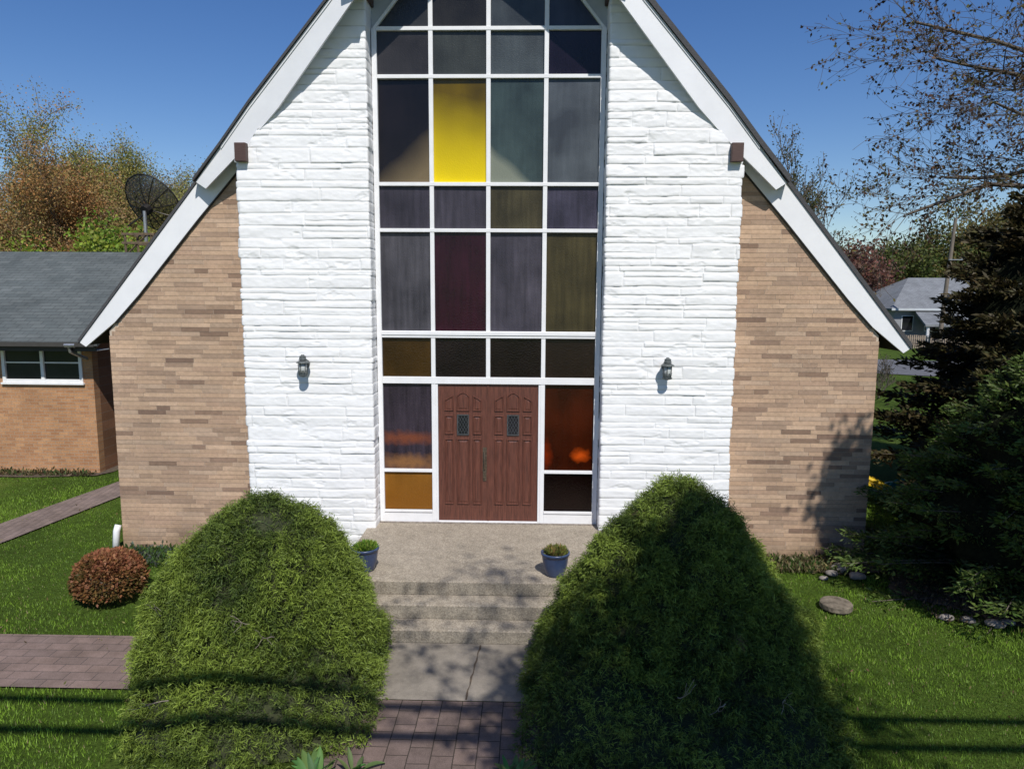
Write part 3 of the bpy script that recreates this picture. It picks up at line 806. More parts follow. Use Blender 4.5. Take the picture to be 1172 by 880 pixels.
planter(-1.45,-1.93,3,'blue glazed pot with bright green sprouts beside the left rounded shrub',[(.16,.28,.03),(.10,.20,.03),(.22,.32,.05)])
planter(.965,-1.99,4,'blue glazed pot with sparse yellowish seedlings beside the shaded shrub',[(.20,.22,.05),(.15,.18,.05),(.26,.2,.07)])

# ------------------------------------------------------------------ shrubs
def big_shrub(name,cx,cy,rx,ry,h,seed,label,nspray,prof,browns=.05):
    r=np.random.default_rng(seed)
    root=empty(name,(cx,cy,GZ),label=label,cat='shrub')
    # outline radius as a function of normalised height
    tt=np.linspace(0,1,len(prof)); 
    rad=lambda t: np.interp(t,tt,prof)
    # inner core
    nu,nv=96,60
    u=np.linspace(0,2*PI,nu,endpoint=False); v=np.linspace(0,1,nv)
    ug,vg=np.meshgrid(u,v)
    def surf(ug,vg,k=1.0):
        R=rad(vg)
        nx=np.cos(ug); ny=np.sin(ug)
        lump=1+.09*fbm(nx*2.0+seed,ny*2.0,vg*3.2,3)+.11*fbm(nx*4+seed,ny*4,vg*8+3,3)
        fr_=np.clip(1-vg/.34,0,1)*np.clip(-ny*1.6,0,1)
        sq=1+(np.maximum(np.abs(nx),np.abs(ny))**-.85-1)*fr_
        ext=1+.62*np.clip(1-vg/.26,0,1)**1.3*np.clip(-ny,0,1)
        return cx+rx*R*nx*lump*k*sq-np.sign(cx)*(.36 if cx<0 else .20)*fr_, cy+ry*R*ny*lump*k*ext*sq, GZ+h*vg*(.96+.04*k)*1.0
    X,Y,Z=surf(ug,vg,.9)
    idx=np.arange(nu*nv).reshape(nv,nu); i2=np.roll(idx,-1,axis=1)
    F=np.stack([idx[:-1],i2[:-1],i2[1:],idx[1:]],axis=-1).reshape(-1,4)
    np_obj('twig_core',np.stack([X,Y,Z],-1).reshape(-1,3),F,simple('inner_twigs',(.046,.056,.018),(.018,.022,.009),.95,25,.8,bdist=.03),root,smooth=True)
    # sprays: area weighted sample
    n=nspray
    ts=r.random(n*3); w=rad(ts)+.12; keep=r.random(n*3)<w/w.max(); ts=ts[keep][:n]; n=len(ts)
    us=r.random(n)*2*PI
    X,Y,Z=surf(us,ts,1.0)
    eps=.01
    X1,Y1,Z1=surf(us+eps,ts,1.0); X2,Y2,Z2=surf(us,np.clip(ts-eps,0,1),1.0)
    tu=np.stack([X1-X,Y1-Y,Z1-Z],-1); tv=np.stack([X2-X,Y2-Y,Z2-Z],-1)
    nn=np.cross(tv,tu); nn/=np.linalg.norm(nn,axis=1,keepdims=True)+1e-9
    sgn=np.sign(nn[:,0]*np.cos(us)+nn[:,1]*np.sin(us)); sgn[sgn==0]=1; nn*=sgn[:,None]
    top=ts>.97; nn[top]=[0,0,1]
    P=np.stack([X,Y,Z],-1)
    # clumps: push in/out so there are holes and tufts
    cl=fbm(P[:,0]*3.4+seed,P[:,1]*3.4,P[:,2]*3.4,3)
    cl2=fbm(P[:,0]*9+seed,P[:,1]*9,P[:,2]*9+5,2)
    outw=.02+.12*cl+.08*cl2+r.normal(size=n)*.015
    hole=(cl<-.42)&(r.random(n)<.45)
    P=P+nn*outw[:,None]
    P=P[~hole]; nn=nn[~hole]; cl=cl[~hole]; cl2=cl2[~hole]; n=len(P)
    # per spray main direction : outwards, drooping, with a random swirl field
    ang=fbm(P[:,0]*2.2+seed,P[:,1]*2.2+4,P[:,2]*2.2,2)*4
    tang=np.cross(nn,np.array([[0,0,1.]])); tang/=np.linalg.norm(tang,axis=1,keepdims=True)+1e-6
    main=nn*.85+tang*(np.sin(ang)*.5)[:,None]+np.array([[0,0,-.12]])+r.normal(size=(n,3))*.30
    main/=np.linalg.norm(main,axis=1,keepdims=True)
    K=17
    base=np.repeat(P-nn*.05,K,axis=0); mn=np.repeat(main,K,axis=0)
    k=np.tile(np.linspace(0,1,K),n)
    off=mn*(k*.11)[:,None]
    bp=base+off+r.normal(size=(n*K,3))*.018
    tip=mn*.55+r.normal(size=(n*K,3))*.62+np.array([[0,0,.02]])
    tip/=np.linalg.norm(tip,axis=1,keepdims=True)
    side=np.cross(tip,r.normal(size=(n*K,3))); side/=np.linalg.norm(side,axis=1,keepdims=True)
    L=r.uniform(.024,.058,size=(n*K,1)); W=r.uniform(.0020,.0036,size=(n*K,1))
    droop=np.array([[0,0,-1.]])*L*.22
    V=np.stack([bp-side*W,bp+side*W,bp+tip*L*.55+side*W*1.1+droop*.3,bp+tip*L*.55-side*W*1.1+droop*.3,bp+tip*L+droop],axis=1)
    b=(np.arange(n*K)*5)[:,None]
    F1=b+np.array([[0,1,2,3]]); F2=b+np.array([[3,2,4,4]])
    # tip quads as degenerate avoided: use separate tiny quad
    V=np.concatenate([V,(bp+tip*L*.97+droop-side*W*.3)[:,None,:]],axis=1); b=(np.arange(n*K)*6)[:,None]
    F1=b+np.array([[0,1,2,3]]); F2=b+np.array([[3,2,4,5]])
    F=np.concatenate([F1,F2])
    big=fbm(P[:,0]*1.3+seed,P[:,1]*1.3,P[:,2]*1.3,3)
    g0=np.array([.040,.066,.014]); g1=np.array([.19,.255,.038]); g2=np.array([.075,.135,.022])
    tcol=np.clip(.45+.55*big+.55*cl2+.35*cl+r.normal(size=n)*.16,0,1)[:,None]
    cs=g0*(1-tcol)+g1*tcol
    br=(fbm(P[:,0]*1.6+seed*2,P[:,1]*1.6,P[:,2]*2.2+9,3)>(.52-browns))&(r.random(n)<.5)
    cs[br]=np.array([.13,.095,.05])
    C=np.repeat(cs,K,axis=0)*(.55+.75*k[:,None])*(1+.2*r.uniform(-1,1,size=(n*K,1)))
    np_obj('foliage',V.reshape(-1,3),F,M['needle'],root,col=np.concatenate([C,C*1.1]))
    return root
# profile radius from base (t=0) to top (t=1)
profL=[1.0,1.02,1.0,.96,.90,.83,.75,.65,.53,.38,.06]
profR=[1.06,1.03,.96,.88,.80,.71,.62,.52,.41,.28,.05]
def sticks(root,cx,cy,pts,seed):
    rnd=random.Random(seed)
    for (x,y,z) in pts:
        segs=[];tips=[]
        grow(rnd,(x,y,z),(rnd.gauss(0,.6),-.8,.35),.26,.006,1,segs,tips,.8,(3,4),.1,.6,.2,4,.0018)
        V,F=tubes_np(segs,4); np_obj('dead_twig',V,F,M['twig'],root)
M['twig']=simple('grey_twig',(.34,.28,.23),(.22,.18,.15),.8,20,.1)
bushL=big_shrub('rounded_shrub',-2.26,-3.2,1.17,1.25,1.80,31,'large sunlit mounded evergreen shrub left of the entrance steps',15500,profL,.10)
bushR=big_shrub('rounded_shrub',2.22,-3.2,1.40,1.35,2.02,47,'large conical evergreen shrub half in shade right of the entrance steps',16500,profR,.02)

sticks(bushL,0,0,[(-2.9,-4.15,.42),(-2.0,-4.25,.40),(-1.75,-4.30,.30),(-2.55,-4.75,-.08)],3)
sticks(bushR,0,0,[(1.95,-4.70,.02),(2.35,-4.75,.0),(2.9,-4.65,-.02)],4)
# small red bush
def ball_bush(name,cx,cy,z0,rx,ry,h,seed,label,cols,n=9000,ls=.05,lw=.5,cat='bush',group=None,mat='leaf'):
    r=np.random.default_rng(seed); root=empty(name,(cx,cy,z0),label=label,cat=cat,group=group)
    d=r.normal(size=(n,3)); d/=np.linalg.norm(d,axis=1,keepdims=True); d[:,2]=np.where(d[:,2]<-.45,-d[:,2],d[:,2])
    lump=1+.10*fbm(d[:,0]*2.5+seed,d[:,1]*2.5,d[:,2]*2.5,3)+.07*fbm(d[:,0]*7,d[:,1]*7+seed,d[:,2]*7,2)
    k=(1-.28*r.random(n)**2)*lump
    P=np.stack([cx+rx*d[:,0]*k,cy+ry*d[:,1]*k,z0+h*.42+h*.56*d[:,2]*k],-1)
    P[:,2]=np.maximum(P[:,2],z0+.01)
    tn=np.clip(.5+.5*fbm(P[:,0]*4,P[:,1]*4,P[:,2]*4+seed,2)+.35*d[:,2]+r.normal(size=n)*.15,0,.999)
    ci=(tn*len(cols)).astype(int)
    V,F,C=leaves_np(P,ls,lw,np.array(cols)[ci],.3,axis=d*1.0,jit=.7,r=r)
    np_obj('foliage',V,F,M[mat],root,col=C)
    segs=[]
    for i in range(14):
        q=d[i]; segs.append((cx,cy,z0-.03,cx+rx*.75*q[0],cy+ry*.75*q[1],z0+h*.42+h*.4*q[2],.012,.005))
    V,F=tubes_np(segs); np_obj('stems',V,F,M['bark'],root)
    u=np.linspace(0,2*PI,20,endpoint=False); v=np.linspace(-.7,PI/2,10); ug,vg=np.meshgrid(u,v)
    X=cx+rx*.74*np.cos(ug)*np.cos(vg); Y=cy+ry*.74*np.sin(ug)*np.cos(vg); Z=z0+h*.42+h*.42*np.sin(vg)
    idx=np.arange(200).reshape(10,20); i2=np.roll(idx,-1,axis=1); F=np.stack([idx[:-1],i2[:-1],i2[1:],idx[1:]],-1).reshape(-1,4)
    np_obj('twig_core',np.stack([X,Y,Z],-1).reshape(-1,3),F,M['bark'],root,smooth=True)
    return root
ball_bush('barberry_bush',-4.86,-1.80,GZ,.445,.41,.64,61,'rounded reddish brown barberry bush beside the brick wall corner',
    [(.08,.075,.02),(.15,.095,.03),(.26,.12,.05),(.33,.15,.075)],n=9500,ls=.045,lw=.6)

# hostas
def hosta(cx,cy,seed,label,n=26,L=.34):
    rd=random.Random(seed); root=empty('hosta',(cx,cy,GZ),label=label,cat='plant')
    mb=MB()
    for i in range(n):
        a=rd.random()*2*PI; el=rd.uniform(.5,1.25); l=L*rd.uniform(.6,1.1); w=l*rd.uniform(.08,.14)
        p=Vector((cx+rd.gauss(0,.04),cy+rd.gauss(0,.04),GZ+.01)); d=Vector((math.cos(a)*math.cos(el),math.sin(a)*math.cos(el),math.sin(el)))
        s=Vector((-math.sin(a),math.cos(a),0)); c=(.11*rd.uniform(.7,1.3),.20*rd.uniform(.75,1.25),.06)
        prev=None; K=6; vs=[];
        for k in range(K+1):
            t=k/K; ww=w*math.sin(PI*min(1,t*.92+.08))**.8*(1 if k<K else 0)+.002
            up=Vector((0,0,.012)) if True else 0
            vs+= [p-s*ww+up, p, p+s*ww+up]
            d=(d+Vector((0,0,-.16))).normalized(); p=p+d*(l/K)
        fs=[]
        for k in range(K):
            b=3*k; fs+=[(b,b+1,b+4,b+3),(b+1,b+2,b+5,b+4)]
        mb.add(vs,fs,c)
    mb.build('leaves',M['leaf'],root,smooth=True)
hosta(-1.12,-5.22,5,'broad leaved green hosta clump at the foot of the sunlit shrub',34,.26)
hosta(-.82,-5.10,15,'smaller grey green hosta nearest the paver walk, left side',16,.20)
hosta(.52,-5.16,6,'green hosta clump at the foot of the shaded shrub beside the paver walk',30,.22)

# ------------------------------------------------------------------ evergreen at right
def evergreen(name,cx,cy,z0,R,h,seed,label,n=26000,cols=None,ls=.10,lean=0,dens=1.0,cat='tree',pw=.62):
    r=np.random.default_rng(seed); root=empty(name,(cx,cy,z0),label=label,cat=cat)
    segs=[(cx,cy,z0-.1,cx,cy,z0+h*.95,.09,.015)]
    parts=[]; nb=int(190*dens)
    P=[];D=[];Wd=[]
    uu=np.linspace(0,2*PI,28,endpoint=False); vv=np.linspace(0,1,16); ug,vg=np.meshgrid(uu,vv)
    rc=R*.66*(1-vg)**pw*(1+.35*fbm(np.cos(ug)*2+seed,np.sin(ug)*2,vg*7,3))*np.clip(vg*7+.35,0,1)
    idx=np.arange(28*16).reshape(16,28); i2=np.roll(idx,-1,axis=1)
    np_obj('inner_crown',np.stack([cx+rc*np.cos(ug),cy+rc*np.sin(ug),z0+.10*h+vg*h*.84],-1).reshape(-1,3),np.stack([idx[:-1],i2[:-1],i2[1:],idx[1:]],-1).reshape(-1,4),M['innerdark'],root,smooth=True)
    for i in range(nb):
        t=(i+.5)/nb; z=z0+.12*h+.86*h*t**.95
        Lb=R*(1-t)**pw*(.72+.5*r.random()); a=i*2.39996+r.normal()*.3
        el=.25+.5*t+r.normal()*.12
        d=np.array([math.cos(a)*math.cos(el),math.sin(a)*math.cos(el),math.sin(el)*.6])
        p0=np.array([cx,cy,z-.25*Lb]); 
        K=int(8+Lb*12)
        pts=[p0+d*Lb*k/6+np.array([0,0,-.10*Lb*(k/6)**2]) for k in range(7)]
        for k in range(6): segs.append((*pts[k],*pts[k+1],.018*(1-k/8),.018*(1-(k+1)/8)))
        m=int(n/nb*Lb/R*1.5)+30
        s=.28+.72*r.random(m)**.7
        side=np.array([-math.sin(a),math.cos(a),0])
        lat=r.normal(size=m)*.20*Lb*(1.15-s)
        base=p0+np.outer(s,d*Lb); base[:,2]+=-.10*Lb*s**2-abs(lat)*.25
        base+=side*lat[:,None]+r.normal(size=(m,3))*.035
        dd=d*1.0+side*(np.sign(lat)*.7)[:,None]+np.array([0,0,-.1])
        P.append(base);D.append(dd);Wd.append(s)
    P=np.concatenate(P);D=np.concatenate(D);s=np.concatenate(Wd)
    c=np.array(cols or [(.018,.032,.013),(.03,.052,.017),(.062,.098,.022)])
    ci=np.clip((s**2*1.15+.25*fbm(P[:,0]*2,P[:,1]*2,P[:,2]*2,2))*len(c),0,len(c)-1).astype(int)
    Q=[];
    V,F,C=leaves_np(P,ls,.30,c[ci],.3,axis=D*1.1,jit=.45,r=r)
    np_obj('crown',V,F,M['needle'],root,col=C)
    V,F=tubes_np(segs,5); np_obj('trunk',V,F,M['bark'],root)
    return root
evergreen('yew_tree',7.5,-1.05,GZ,2.45,3.35,71,'dark spreading yew with light green tips beside the right brick wall',n=120000,ls=.08,dens=2.2,cols=[(.012,.022,.009),(.018,.032,.011),(.03,.05,.014),(.075,.115,.024)])
evergreen('spruce_tree',10.7,3.2,GZ,3.0,6.3,73,'tall almost black evergreen behind the spreading yew',n=90000,cols=[(.014,.016,.009),(.026,.025,.012),(.06,.05,.02)],ls=.14,dens=2.2,pw=.36)
evergreen('spruce_tree',9.1,.6,GZ,2.2,4.6,77,'dark brownish evergreen at the right edge between the yew and the taller one',n=60000,cols=[(.015,.018,.009),(.03,.028,.013),(.06,.055,.02)],ls=.12,dens=1.7)

def canopy_tree(x,y):
    rnd=random.Random(12); r=np.random.default_rng(12)
    root=empty('street_tree',(x,y,GZ),label='dense leafy tree just outside the view on the right, shading the yew',cat='tree')
    segs=[(x,y,GZ-.2,x,y,4.9,.14,.11),(x,y,4.9,7.6,-5.5,6.5,.07,.04),(7.6,-5.5,6.5,7.15,-5.25,7.6,.04,.01)]; tips=[]
    for k in range(10):
        a=2*PI*k/10; grow(rnd,(x,y,4.4+.06*k),(math.cos(a)*1.5,math.sin(a)*.8,.9),1.3,.05,2,segs,tips,.5,(3,4),.1,.5,.1,5,.006)
    V,F=tubes_np(segs,5); np_obj('trunk',V,F,M['bark'],root)
    n=24000; d=r.normal(size=(n,3)); d/=np.linalg.norm(d,axis=1,keepdims=True); k=r.random(n)**.42*(1+.25*fbm(d[:,0]*2.5,d[:,1]*2.5,d[:,2]*2.5,3))
    Q=np.stack([x+1.95*d[:,0]*k,y+1.15*d[:,1]*k,5.95+1.05*d[:,2]*k],-1)
    n=5200; d=r.normal(size=(n,3)); d/=np.linalg.norm(d,axis=1,keepdims=True); k=r.random(n)**.5*(1+.95*fbm(d[:,0]*4,d[:,1]*4,d[:,2]*5+4,3))
    Q=np.concatenate([Q,np.stack([7.15+.62*d[:,0]*k,-5.25+.4*d[:,1]*k,7.0+1.05*d[:,2]*k],-1)])
    V,F,C=leaves_np(Q,.12,.6,(.04,.065,.025),.3,r=r); np_obj('crown',V,F,M['leaf'],root,col=C)
canopy_tree(8.6,-6.0)
# small stones / round slab / downspout stub
def rock(x,y,sx,sy,sz,seed,label,group,mat=None):
    r=np.random.default_rng(seed)
    nu,nv=14,8; u=np.linspace(0,2*PI,nu,endpoint=False); v=np.linspace(-PI/2,PI/2,nv); ug,vg=np.meshgrid(u,v)
    dx,dy,dz=np.cos(ug)*np.cos(vg),np.sin(ug)*np.cos(vg),np.sin(vg)
    k=1+.28*fbm(dx*1.5+seed,dy*1.5,dz*1.5,3)
    Vt=np.stack([x+sx*dx*k,y+sy*dy*k,GZ+sz*.45+sz*.8*dz*k],-1).reshape(-1,3)
    idx=np.arange(nu*nv).reshape(nv,nu); i2=np.roll(idx,-1,axis=1); F=np.stack([idx[:-1],i2[:-1],i2[1:],idx[1:]],-1).reshape(-1,4)
    o=np_obj('garden_stone',Vt,F,M['rock'] if mat is None else mat,None,smooth=False)
    tag(o,label,'stone',group)
M['rock']=simple('fieldstone',(.30,.27,.24),(.14,.125,.11),.9,9,.5)
rd=random.Random(4)
i=0
for (x,y,s) in ((5.0,-.62,.07),(5.2,-.45,.11),(5.32,-.72,.09),(4.82,-.78,.05)):
    rock(x,y,s*1.3,s,s*.8,100+i,'pale fieldstone lying at the foot of the right brick wall','fieldstones by the brick wall'); i+=1
for k in range(6):
    x=5.85+k*.23+rd.gauss(0,.03); y=-1.90-.045*k+rd.gauss(0,.05)-.1; s=rd.uniform(.05,.10)
    rock(x,y,s*1.4,s,s*.7,130+k,'rough stone edging the soil bed under the yew','edging stones of the yew bed')
mb=MB(); 
slabc=(4.60,-1.72)
mb.lathe([(0,GZ+.0),(.185,GZ+.0),(.20,GZ+.02),(.198,GZ+.075),(.185,GZ+.088),(.1,GZ+.094),(0,GZ+.096)],slabc[0],slabc[1],26)
o=mb.build('round_slab',simple('old_slab',(.24,.20,.15),(.09,.075,.055),.95,11,.8,bdist=.03),None); tag(o,'weathered round stone slab lying in the right lawn','slab')
mb=MB(); mb.tube([(-5.84,-.02,GZ-.05),(-5.83,.02,GZ+.27),(-5.815,.05,GZ+.36)],[.05,.05,.048],12); 
o=mb.build('drain_pipe',M['white'],None,smooth=True); tag(o,'short white drain pipe stub at the foot of the left brick corner','pipe')

# little plants along the foundation
fr=np.random.default_rng(9)
def weeds(name,x0,x1,y0,y1,n,cols,ls,label):
    P=np.stack([fr.uniform(x0,x1,n),fr.uniform(y0,y1,n),GZ+fr.random(n)*.10*np.abs(vn(fr.uniform(0,9,n),fr.uniform(0,9,n),fr.uniform(0,9,n))+.3)],-1)
    ax=np.tile([0,0,1.0],(n,1)); ci=fr.integers(0,len(cols),n)
    V,F,C=leaves_np(P,ls,.4,np.array(cols)[ci],.4,axis=ax,jit=.6,r=fr)
    o=np_obj(name,V,F,M['leaf'],None,col=C); tag(o,label,'plants',kind='stuff')
weeds('ground_cover',3.5,5.4,-.60,-.02,2600,[(.05,.09,.02),(.13,.12,.05),(.20,.17,.09)],.07,'low weeds and dry leaves along the right brick wall')
weeds('ground_cover',-5.6,-3.9,-.75,-.02,2600,[(.05,.10,.03),(.08,.14,.03),(.10,.12,.10)],.07,'low green and grey plants along the left brick wall')
weeds('ground_cover',-12,-8.9,4.15,4.45,900,[(.12,.10,.05),(.18,.14,.07),(.06,.09,.03)],.08,'dry weeds along the foot of the annex wall')
weeds('leaf_litter',5.7,10,-2.1,.3,5000,[(.10,.07,.045),(.05,.04,.028),(.16,.12,.08)],.05,'brown leaf litter under the evergreens')

# ------------------------------------------------------------------ grass
def inpoly(P,poly):
    x,y=P[:,0],P[:,1]; c=np.zeros(len(P),bool); n=len(poly)
    for i in range(n):
        x1,y1=poly[i]; x2,y2=poly[(i+1)%n]
        cond=((y1>y)!=(y2>y))&(x<(x2-x1)*(y-y1)/(y2-y1+1e-12)+x1); c^=cond
    return c
def grass(region,n,h,label,seed):
    r=np.random.default_rng(seed); x0,x1,y0,y1=region
    # denser towards the camera
    P=np.stack([r.uniform(x0,x1,n),y0+(y1-y0)*r.random(n)**1.35],-1)
    bad=(np.abs(P[:,0])<WALK+.04)&(P[:,1]<-2.8)
    bad|=(np.abs(P[:,0])<LW+.02)&(P[:,1]<.1)
    bad|=(np.abs(P[:,0])<5.80)&(P[:,1]>.08)
    bad|=(np.abs(P[:,0])<3.6)&(P[:,1]>-.36)
    bad|=inpoly(P,[(-14,-3.93),(-3.4,-3.9),(-3.88,-2.79),(-14,-2.87)])
    bad|=inpoly(P,[(-9.3,-3.3),(-8.35,-3.3),(-7.78,.1),(-7.38,2.74),(-6.9,6.4),(-7.7,6.4),(-8.02,3.8),(-8.49,1.0)])
    bad|=inpoly(P,blob(8.1,-.75,2.5,1.5,seed=3))
    bad|=(P[:,1]>4.2)&(P[:,0]<-8.7)
    bad|=((P[:,0]-slabc[0])**2+(P[:,1]-slabc[1])**2)<.19**2
    for (bx,by,br_) in ((-2.24,-3.15,1.0),(2.24,-3.15,1.1),(-2.0,-4.2,.9),(2.0,-4.2,.9),(-4.86,-1.8,.38)): bad|=((P[:,0]-bx)**2+(P[:,1]-by)**2)<br_**2
    bad|=(P[:,1]>-.6)&(P[:,0]>3.4)&(P[:,0]<6.0)&(r.random(n)<.75)
    P=P[~bad]; n=len(P)
    big=fbm(P[:,0]*.7,P[:,1]*.7,P[:,0]*0+2,4); fine=fbm(P[:,0]*5,P[:,1]*5,P[:,0]*0+7,2)
    hh=h*(.75+.5*big+.45*fine)*r.uniform(.6,1.3,n); hh=np.clip(hh,.018,None)
    a=r.random(n)*2*PI; lean=r.uniform(.1,.75,n)
    p=np.stack([P[:,0],P[:,1],np.full(n,GZ-.022)],-1)
    d=np.stack([np.cos(a)*lean,np.sin(a)*lean,np.ones(n)],-1)
    s=np.stack([-np.sin(a+r.normal(size=n)*.8),np.cos(a),np.zeros(n)],-1)*r.uniform(.003,.0055,n)[:,None]
    V=np.stack([p-s,p+s,p+d*hh[:,None]*[.8,.8,1]+np.stack([np.cos(a)*lean,np.sin(a)*lean,0*a],-1)*hh[:,None]*.3],1)
    F=np.arange(n*3).reshape(n,3)
    t=np.clip(.45+.6*big+.5*fine+r.normal(size=n)*.22,0,1)[:,None]
    C=np.array([.058,.115,.012])*(1-t)+np.array([.205,.345,.032])*t
    dry=r.random(n)<.03; C[dry]=(.22,.19,.09)
    o=np_obj('lawn_grass',V.reshape(-1,3),F,M['needle'],None,col=C); tag(o,label,'grass',kind='stuff')
weeds('fallen_leaves',2.6,7.5,-5.6,-1.0,260,[(.24,.17,.08),(.18,.12,.06)],.04,'scattered dry leaves on the right lawn')
weeds('fallen_leaves',-9,-3.6,-5.6,3.0,260,[(.24,.17,.08),(.26,.26,.10)],.04,'scattered dry leaves on the left lawn')
grass((-13,-3.0,-6.2,6.5),250000,.042,'sunlit green lawn left of the church entrance',1)
grass((2.2,9.5,-6.2,3.5),210000,.042,'bright green lawn right of the church entrance',2)

# ------------------------------------------------------------------ annex
annex=empty('brick_annex',(-12,4.5,GZ),label='low tan brick annex with grey shingle roof and white framed window',cat='building')
ax1=-8.85; ay=4.5; ridgeY=8.2; ez=2.42; rz=4.48
mb=MB()
# front wall with window opening
wx0,wx1,wz0,wz1=-10.84,-9.07,1.50,2.34
mb.box((-26,ay,GZ-.1),(wx0,ay+.2,2.4)); mb.box((wx1,ay,GZ-.1),(ax1,ay+.2,2.4)); mb.box((wx0,ay,GZ-.1),(wx1,ay+.2,wz0)); mb.box((wx0,ay,wz1),(wx1,ay+.2,2.4))
o=mb.build('wall',M['abrick'],annex)
mb=MB(); mb.add([(ax1,ay+.202,GZ-.1),(ax1,ay+7.4,GZ-.1),(ax1,ay+7.4,2.4),(ax1,ridgeY,4.40),(ax1,ay+.202,2.4)],[(0,1,2,3,4)])
mb.add([(ax1-.2,ay+.202,GZ-.1),(ax1-.2,ay+7.4,GZ-.1),(ax1-.2,ay+7.4,2.4),(ax1-.2,ridgeY,4.40),(ax1-.2,ay+.202,2.4)],[(4,3,2,1,0)])
mb.build('wall',M['abrick_shaded'],annex)
# roof
def slope(y): return ez+(rz-ez)*(y-4.02)/(ridgeY-4.02)
mb=MB(); X1=-8.42
vs=[(-27,4.02,ez),(X1,4.02,ez),(X1,ridgeY,rz),(-27,ridgeY,rz),(X1,12.4,ez),(-27,12.4,ez)]
vs+=[(x,y,z-.1) for x,y,z in vs]
mb.add(vs,[(0,1,2,3),(3,2,4,5),(0,1,7,6),(1,2,8,7),(2,4,10,8),(6,7,8,9),(9,8,10,11)])
rf=mb.build('roof',M['shingle'],annex)
mb=MB(); mb.box((-27,4.04,2.235),(X1-.02,4.48,2.25)); mb.build('soffit',M['soffit'],annex)
mb=MB(); mb.box((-27,4.015,2.225),(X1-.02,4.035,2.33)); mb.build('fascia',simple('dark_fascia',(.035,.033,.032),None,.6),annex)
mb=MB(); mb.prism([],0,0) if False else None
mb.box((-27,3.90,2.33),(X1,4.01,2.345)); mb.box((-27,3.895,2.33),(X1,3.905,2.42)); mb.build('gutter',simple('gutter_brown',(.06,.055,.05),None,.5),annex)
mb=MB(); mb.tube([(X1-.55,3.95,2.33),(X1-.55,3.98,2.22),(X1-.52,4.2,2.12),(X1-.5,4.44,2.03)],.035,8); mb.tube([(X1-.62,3.93,2.36),(X1-.40,3.93,2.36)],.05,8); mb.build('downspout',M['galv'],annex)
# window
w=MB(); fy=ay-.03
w.box((wx0,fy,wz0),(wx0+.07,fy+.1,wz1)); w.box((wx1-.07,fy,wz0),(wx1,fy+.1,wz1)); w.box((wx0+.07,fy,wz0),(wx1-.07,fy+.1,wz0+.07)); w.box((wx0+.07,fy,wz1-.06),(wx1-.07,fy+.1,wz1)); w.box((-9.985,fy+.002,wz0+.07),(-9.915,fy+.1,wz1-.06))
w.box((wx0-.03,fy-.03,wz0-.045),(wx1+.03,fy+.06,wz0-.002))
for a_,b_ in ((wx0+.07,-9.985),(-9.915,wx1-.07)): w.box((a_,fy+.03,1.915),(b_,fy+.07,1.945))
win=w.build('window',M['white'],annex,bevel=.004)
for a_,b_ in ((wx0+.07,-9.985),(-9.915,wx1-.07)):
    for z0_,z1_ in ((wz0+.07,1.914),(1.946,wz1-.06)):
        q=MB(); q.box((a_,fy+.05,z0_),(b_,fy+.056,z1_)); q.build('pane',simple('annex_glass',(.03,.033,.037),(.022,.024,.028),.08,3,0),win)
mb=MB(); mb.box((wx0,ay+.21,wz0),(wx1,ay+.22,wz1)); mb.build('blind',simple('blind',(.05,.05,.055),None,.9),annex)

# ------------------------------------------------------------------ satellite dish
dish=empty('satellite_dish',(-9.6,8.8,4.3),label='large black mesh satellite dish standing behind the annex roof ridge',cat='satellite dish')
dc=Vector((-9.62,8.75,5.72)); axis_=Vector((-.62,-.52,.60)).normalized()   # facing direction
axis_=Vector((.25,.81,.53)).normalized()
t1=axis_.cross(Vector((0,0,1))).normalized(); t2=t1.cross(axis_).normalized()
Rd=.84; dep=.24
def dpt(rho,phi): return dc+t1*(rho*Rd*math.cos(phi))+t2*(rho*Rd*math.sin(phi))+axis_*(dep*rho*rho-.10)
mesh_m,nt,b=newmat('dish_mesh'); b.inputs['Base Color'].default_value=(.02,.02,.025,1); b.inputs['Roughness'].default_value=.6
tr=N(nt,'ShaderNodeBsdfTransparent'); mx=N(nt,'ShaderNodeMixShader'); mx.inputs[0].default_value=.32
nt.links.new(b.outputs[0],mx.inputs[1]); nt.links.new(tr.outputs[0],mx.inputs[2]); nt.links.new(mx.outputs[0],nt.nodes['Material Output'].inputs['Surface'])
mb=MB(); vs=[];fs=[]; nr,nph=8,48
for i in range(nr+1):
    for k in range(nph): vs.append(dpt(max(i/nr,.02),2*PI*k/nph))
for i in range(nr):
    for k in range(nph): k2=(k+1)%nph; fs.append((i*nph+k,i*nph+k2,(i+1)*nph+k2,(i+1)*nph+k))
mb.add(vs,fs); mb.build('reflector',mesh_m,dish,smooth=True)
mb=MB()
for k in range(12):
    mb.tube([dpt(.05+.95*i/8,2*PI*k/12)-axis_*.012 for i in range(9)],.013,6)
mb.build('ribs',M['darkmetal'],dish)
mb=MB(); mb.tube([dpt(1,2*PI*k/40) for k in range(41)],.018,6,cap=False); mb.tube([dpt(.5,2*PI*k/40)-axis_*.01 for k in range(41)],.008,6,cap=False); mb.build('rim',M['darkmetal'],dish)
back=dpt(.02,0)-axis_*.18
mb=MB(); mb.tube([dpt(.02,0)-axis_*.02,back],.14,10); mb.tube([back-Vector((.02,0,.04)),back-Vector((.12,0,.16)),back+Vector((-.42,-.1,-.40))],.022,8); mb.build('actuator',M['darkmetal'],dish)
mb=MB(); mb.tube([(back.x,back.y,4.75),(back.x,back.y,back.z)],.045,10); mb.build('mount_pole',M['galv'],dish)
mb=MB()
for dx in (-.35,.35):
    for dy in (-.3,.3): mb.tube([(back.x+dx-.05,back.y+dy,3.3),(back.x+dx-.05,back.y+dy,4.98)],.035,4)
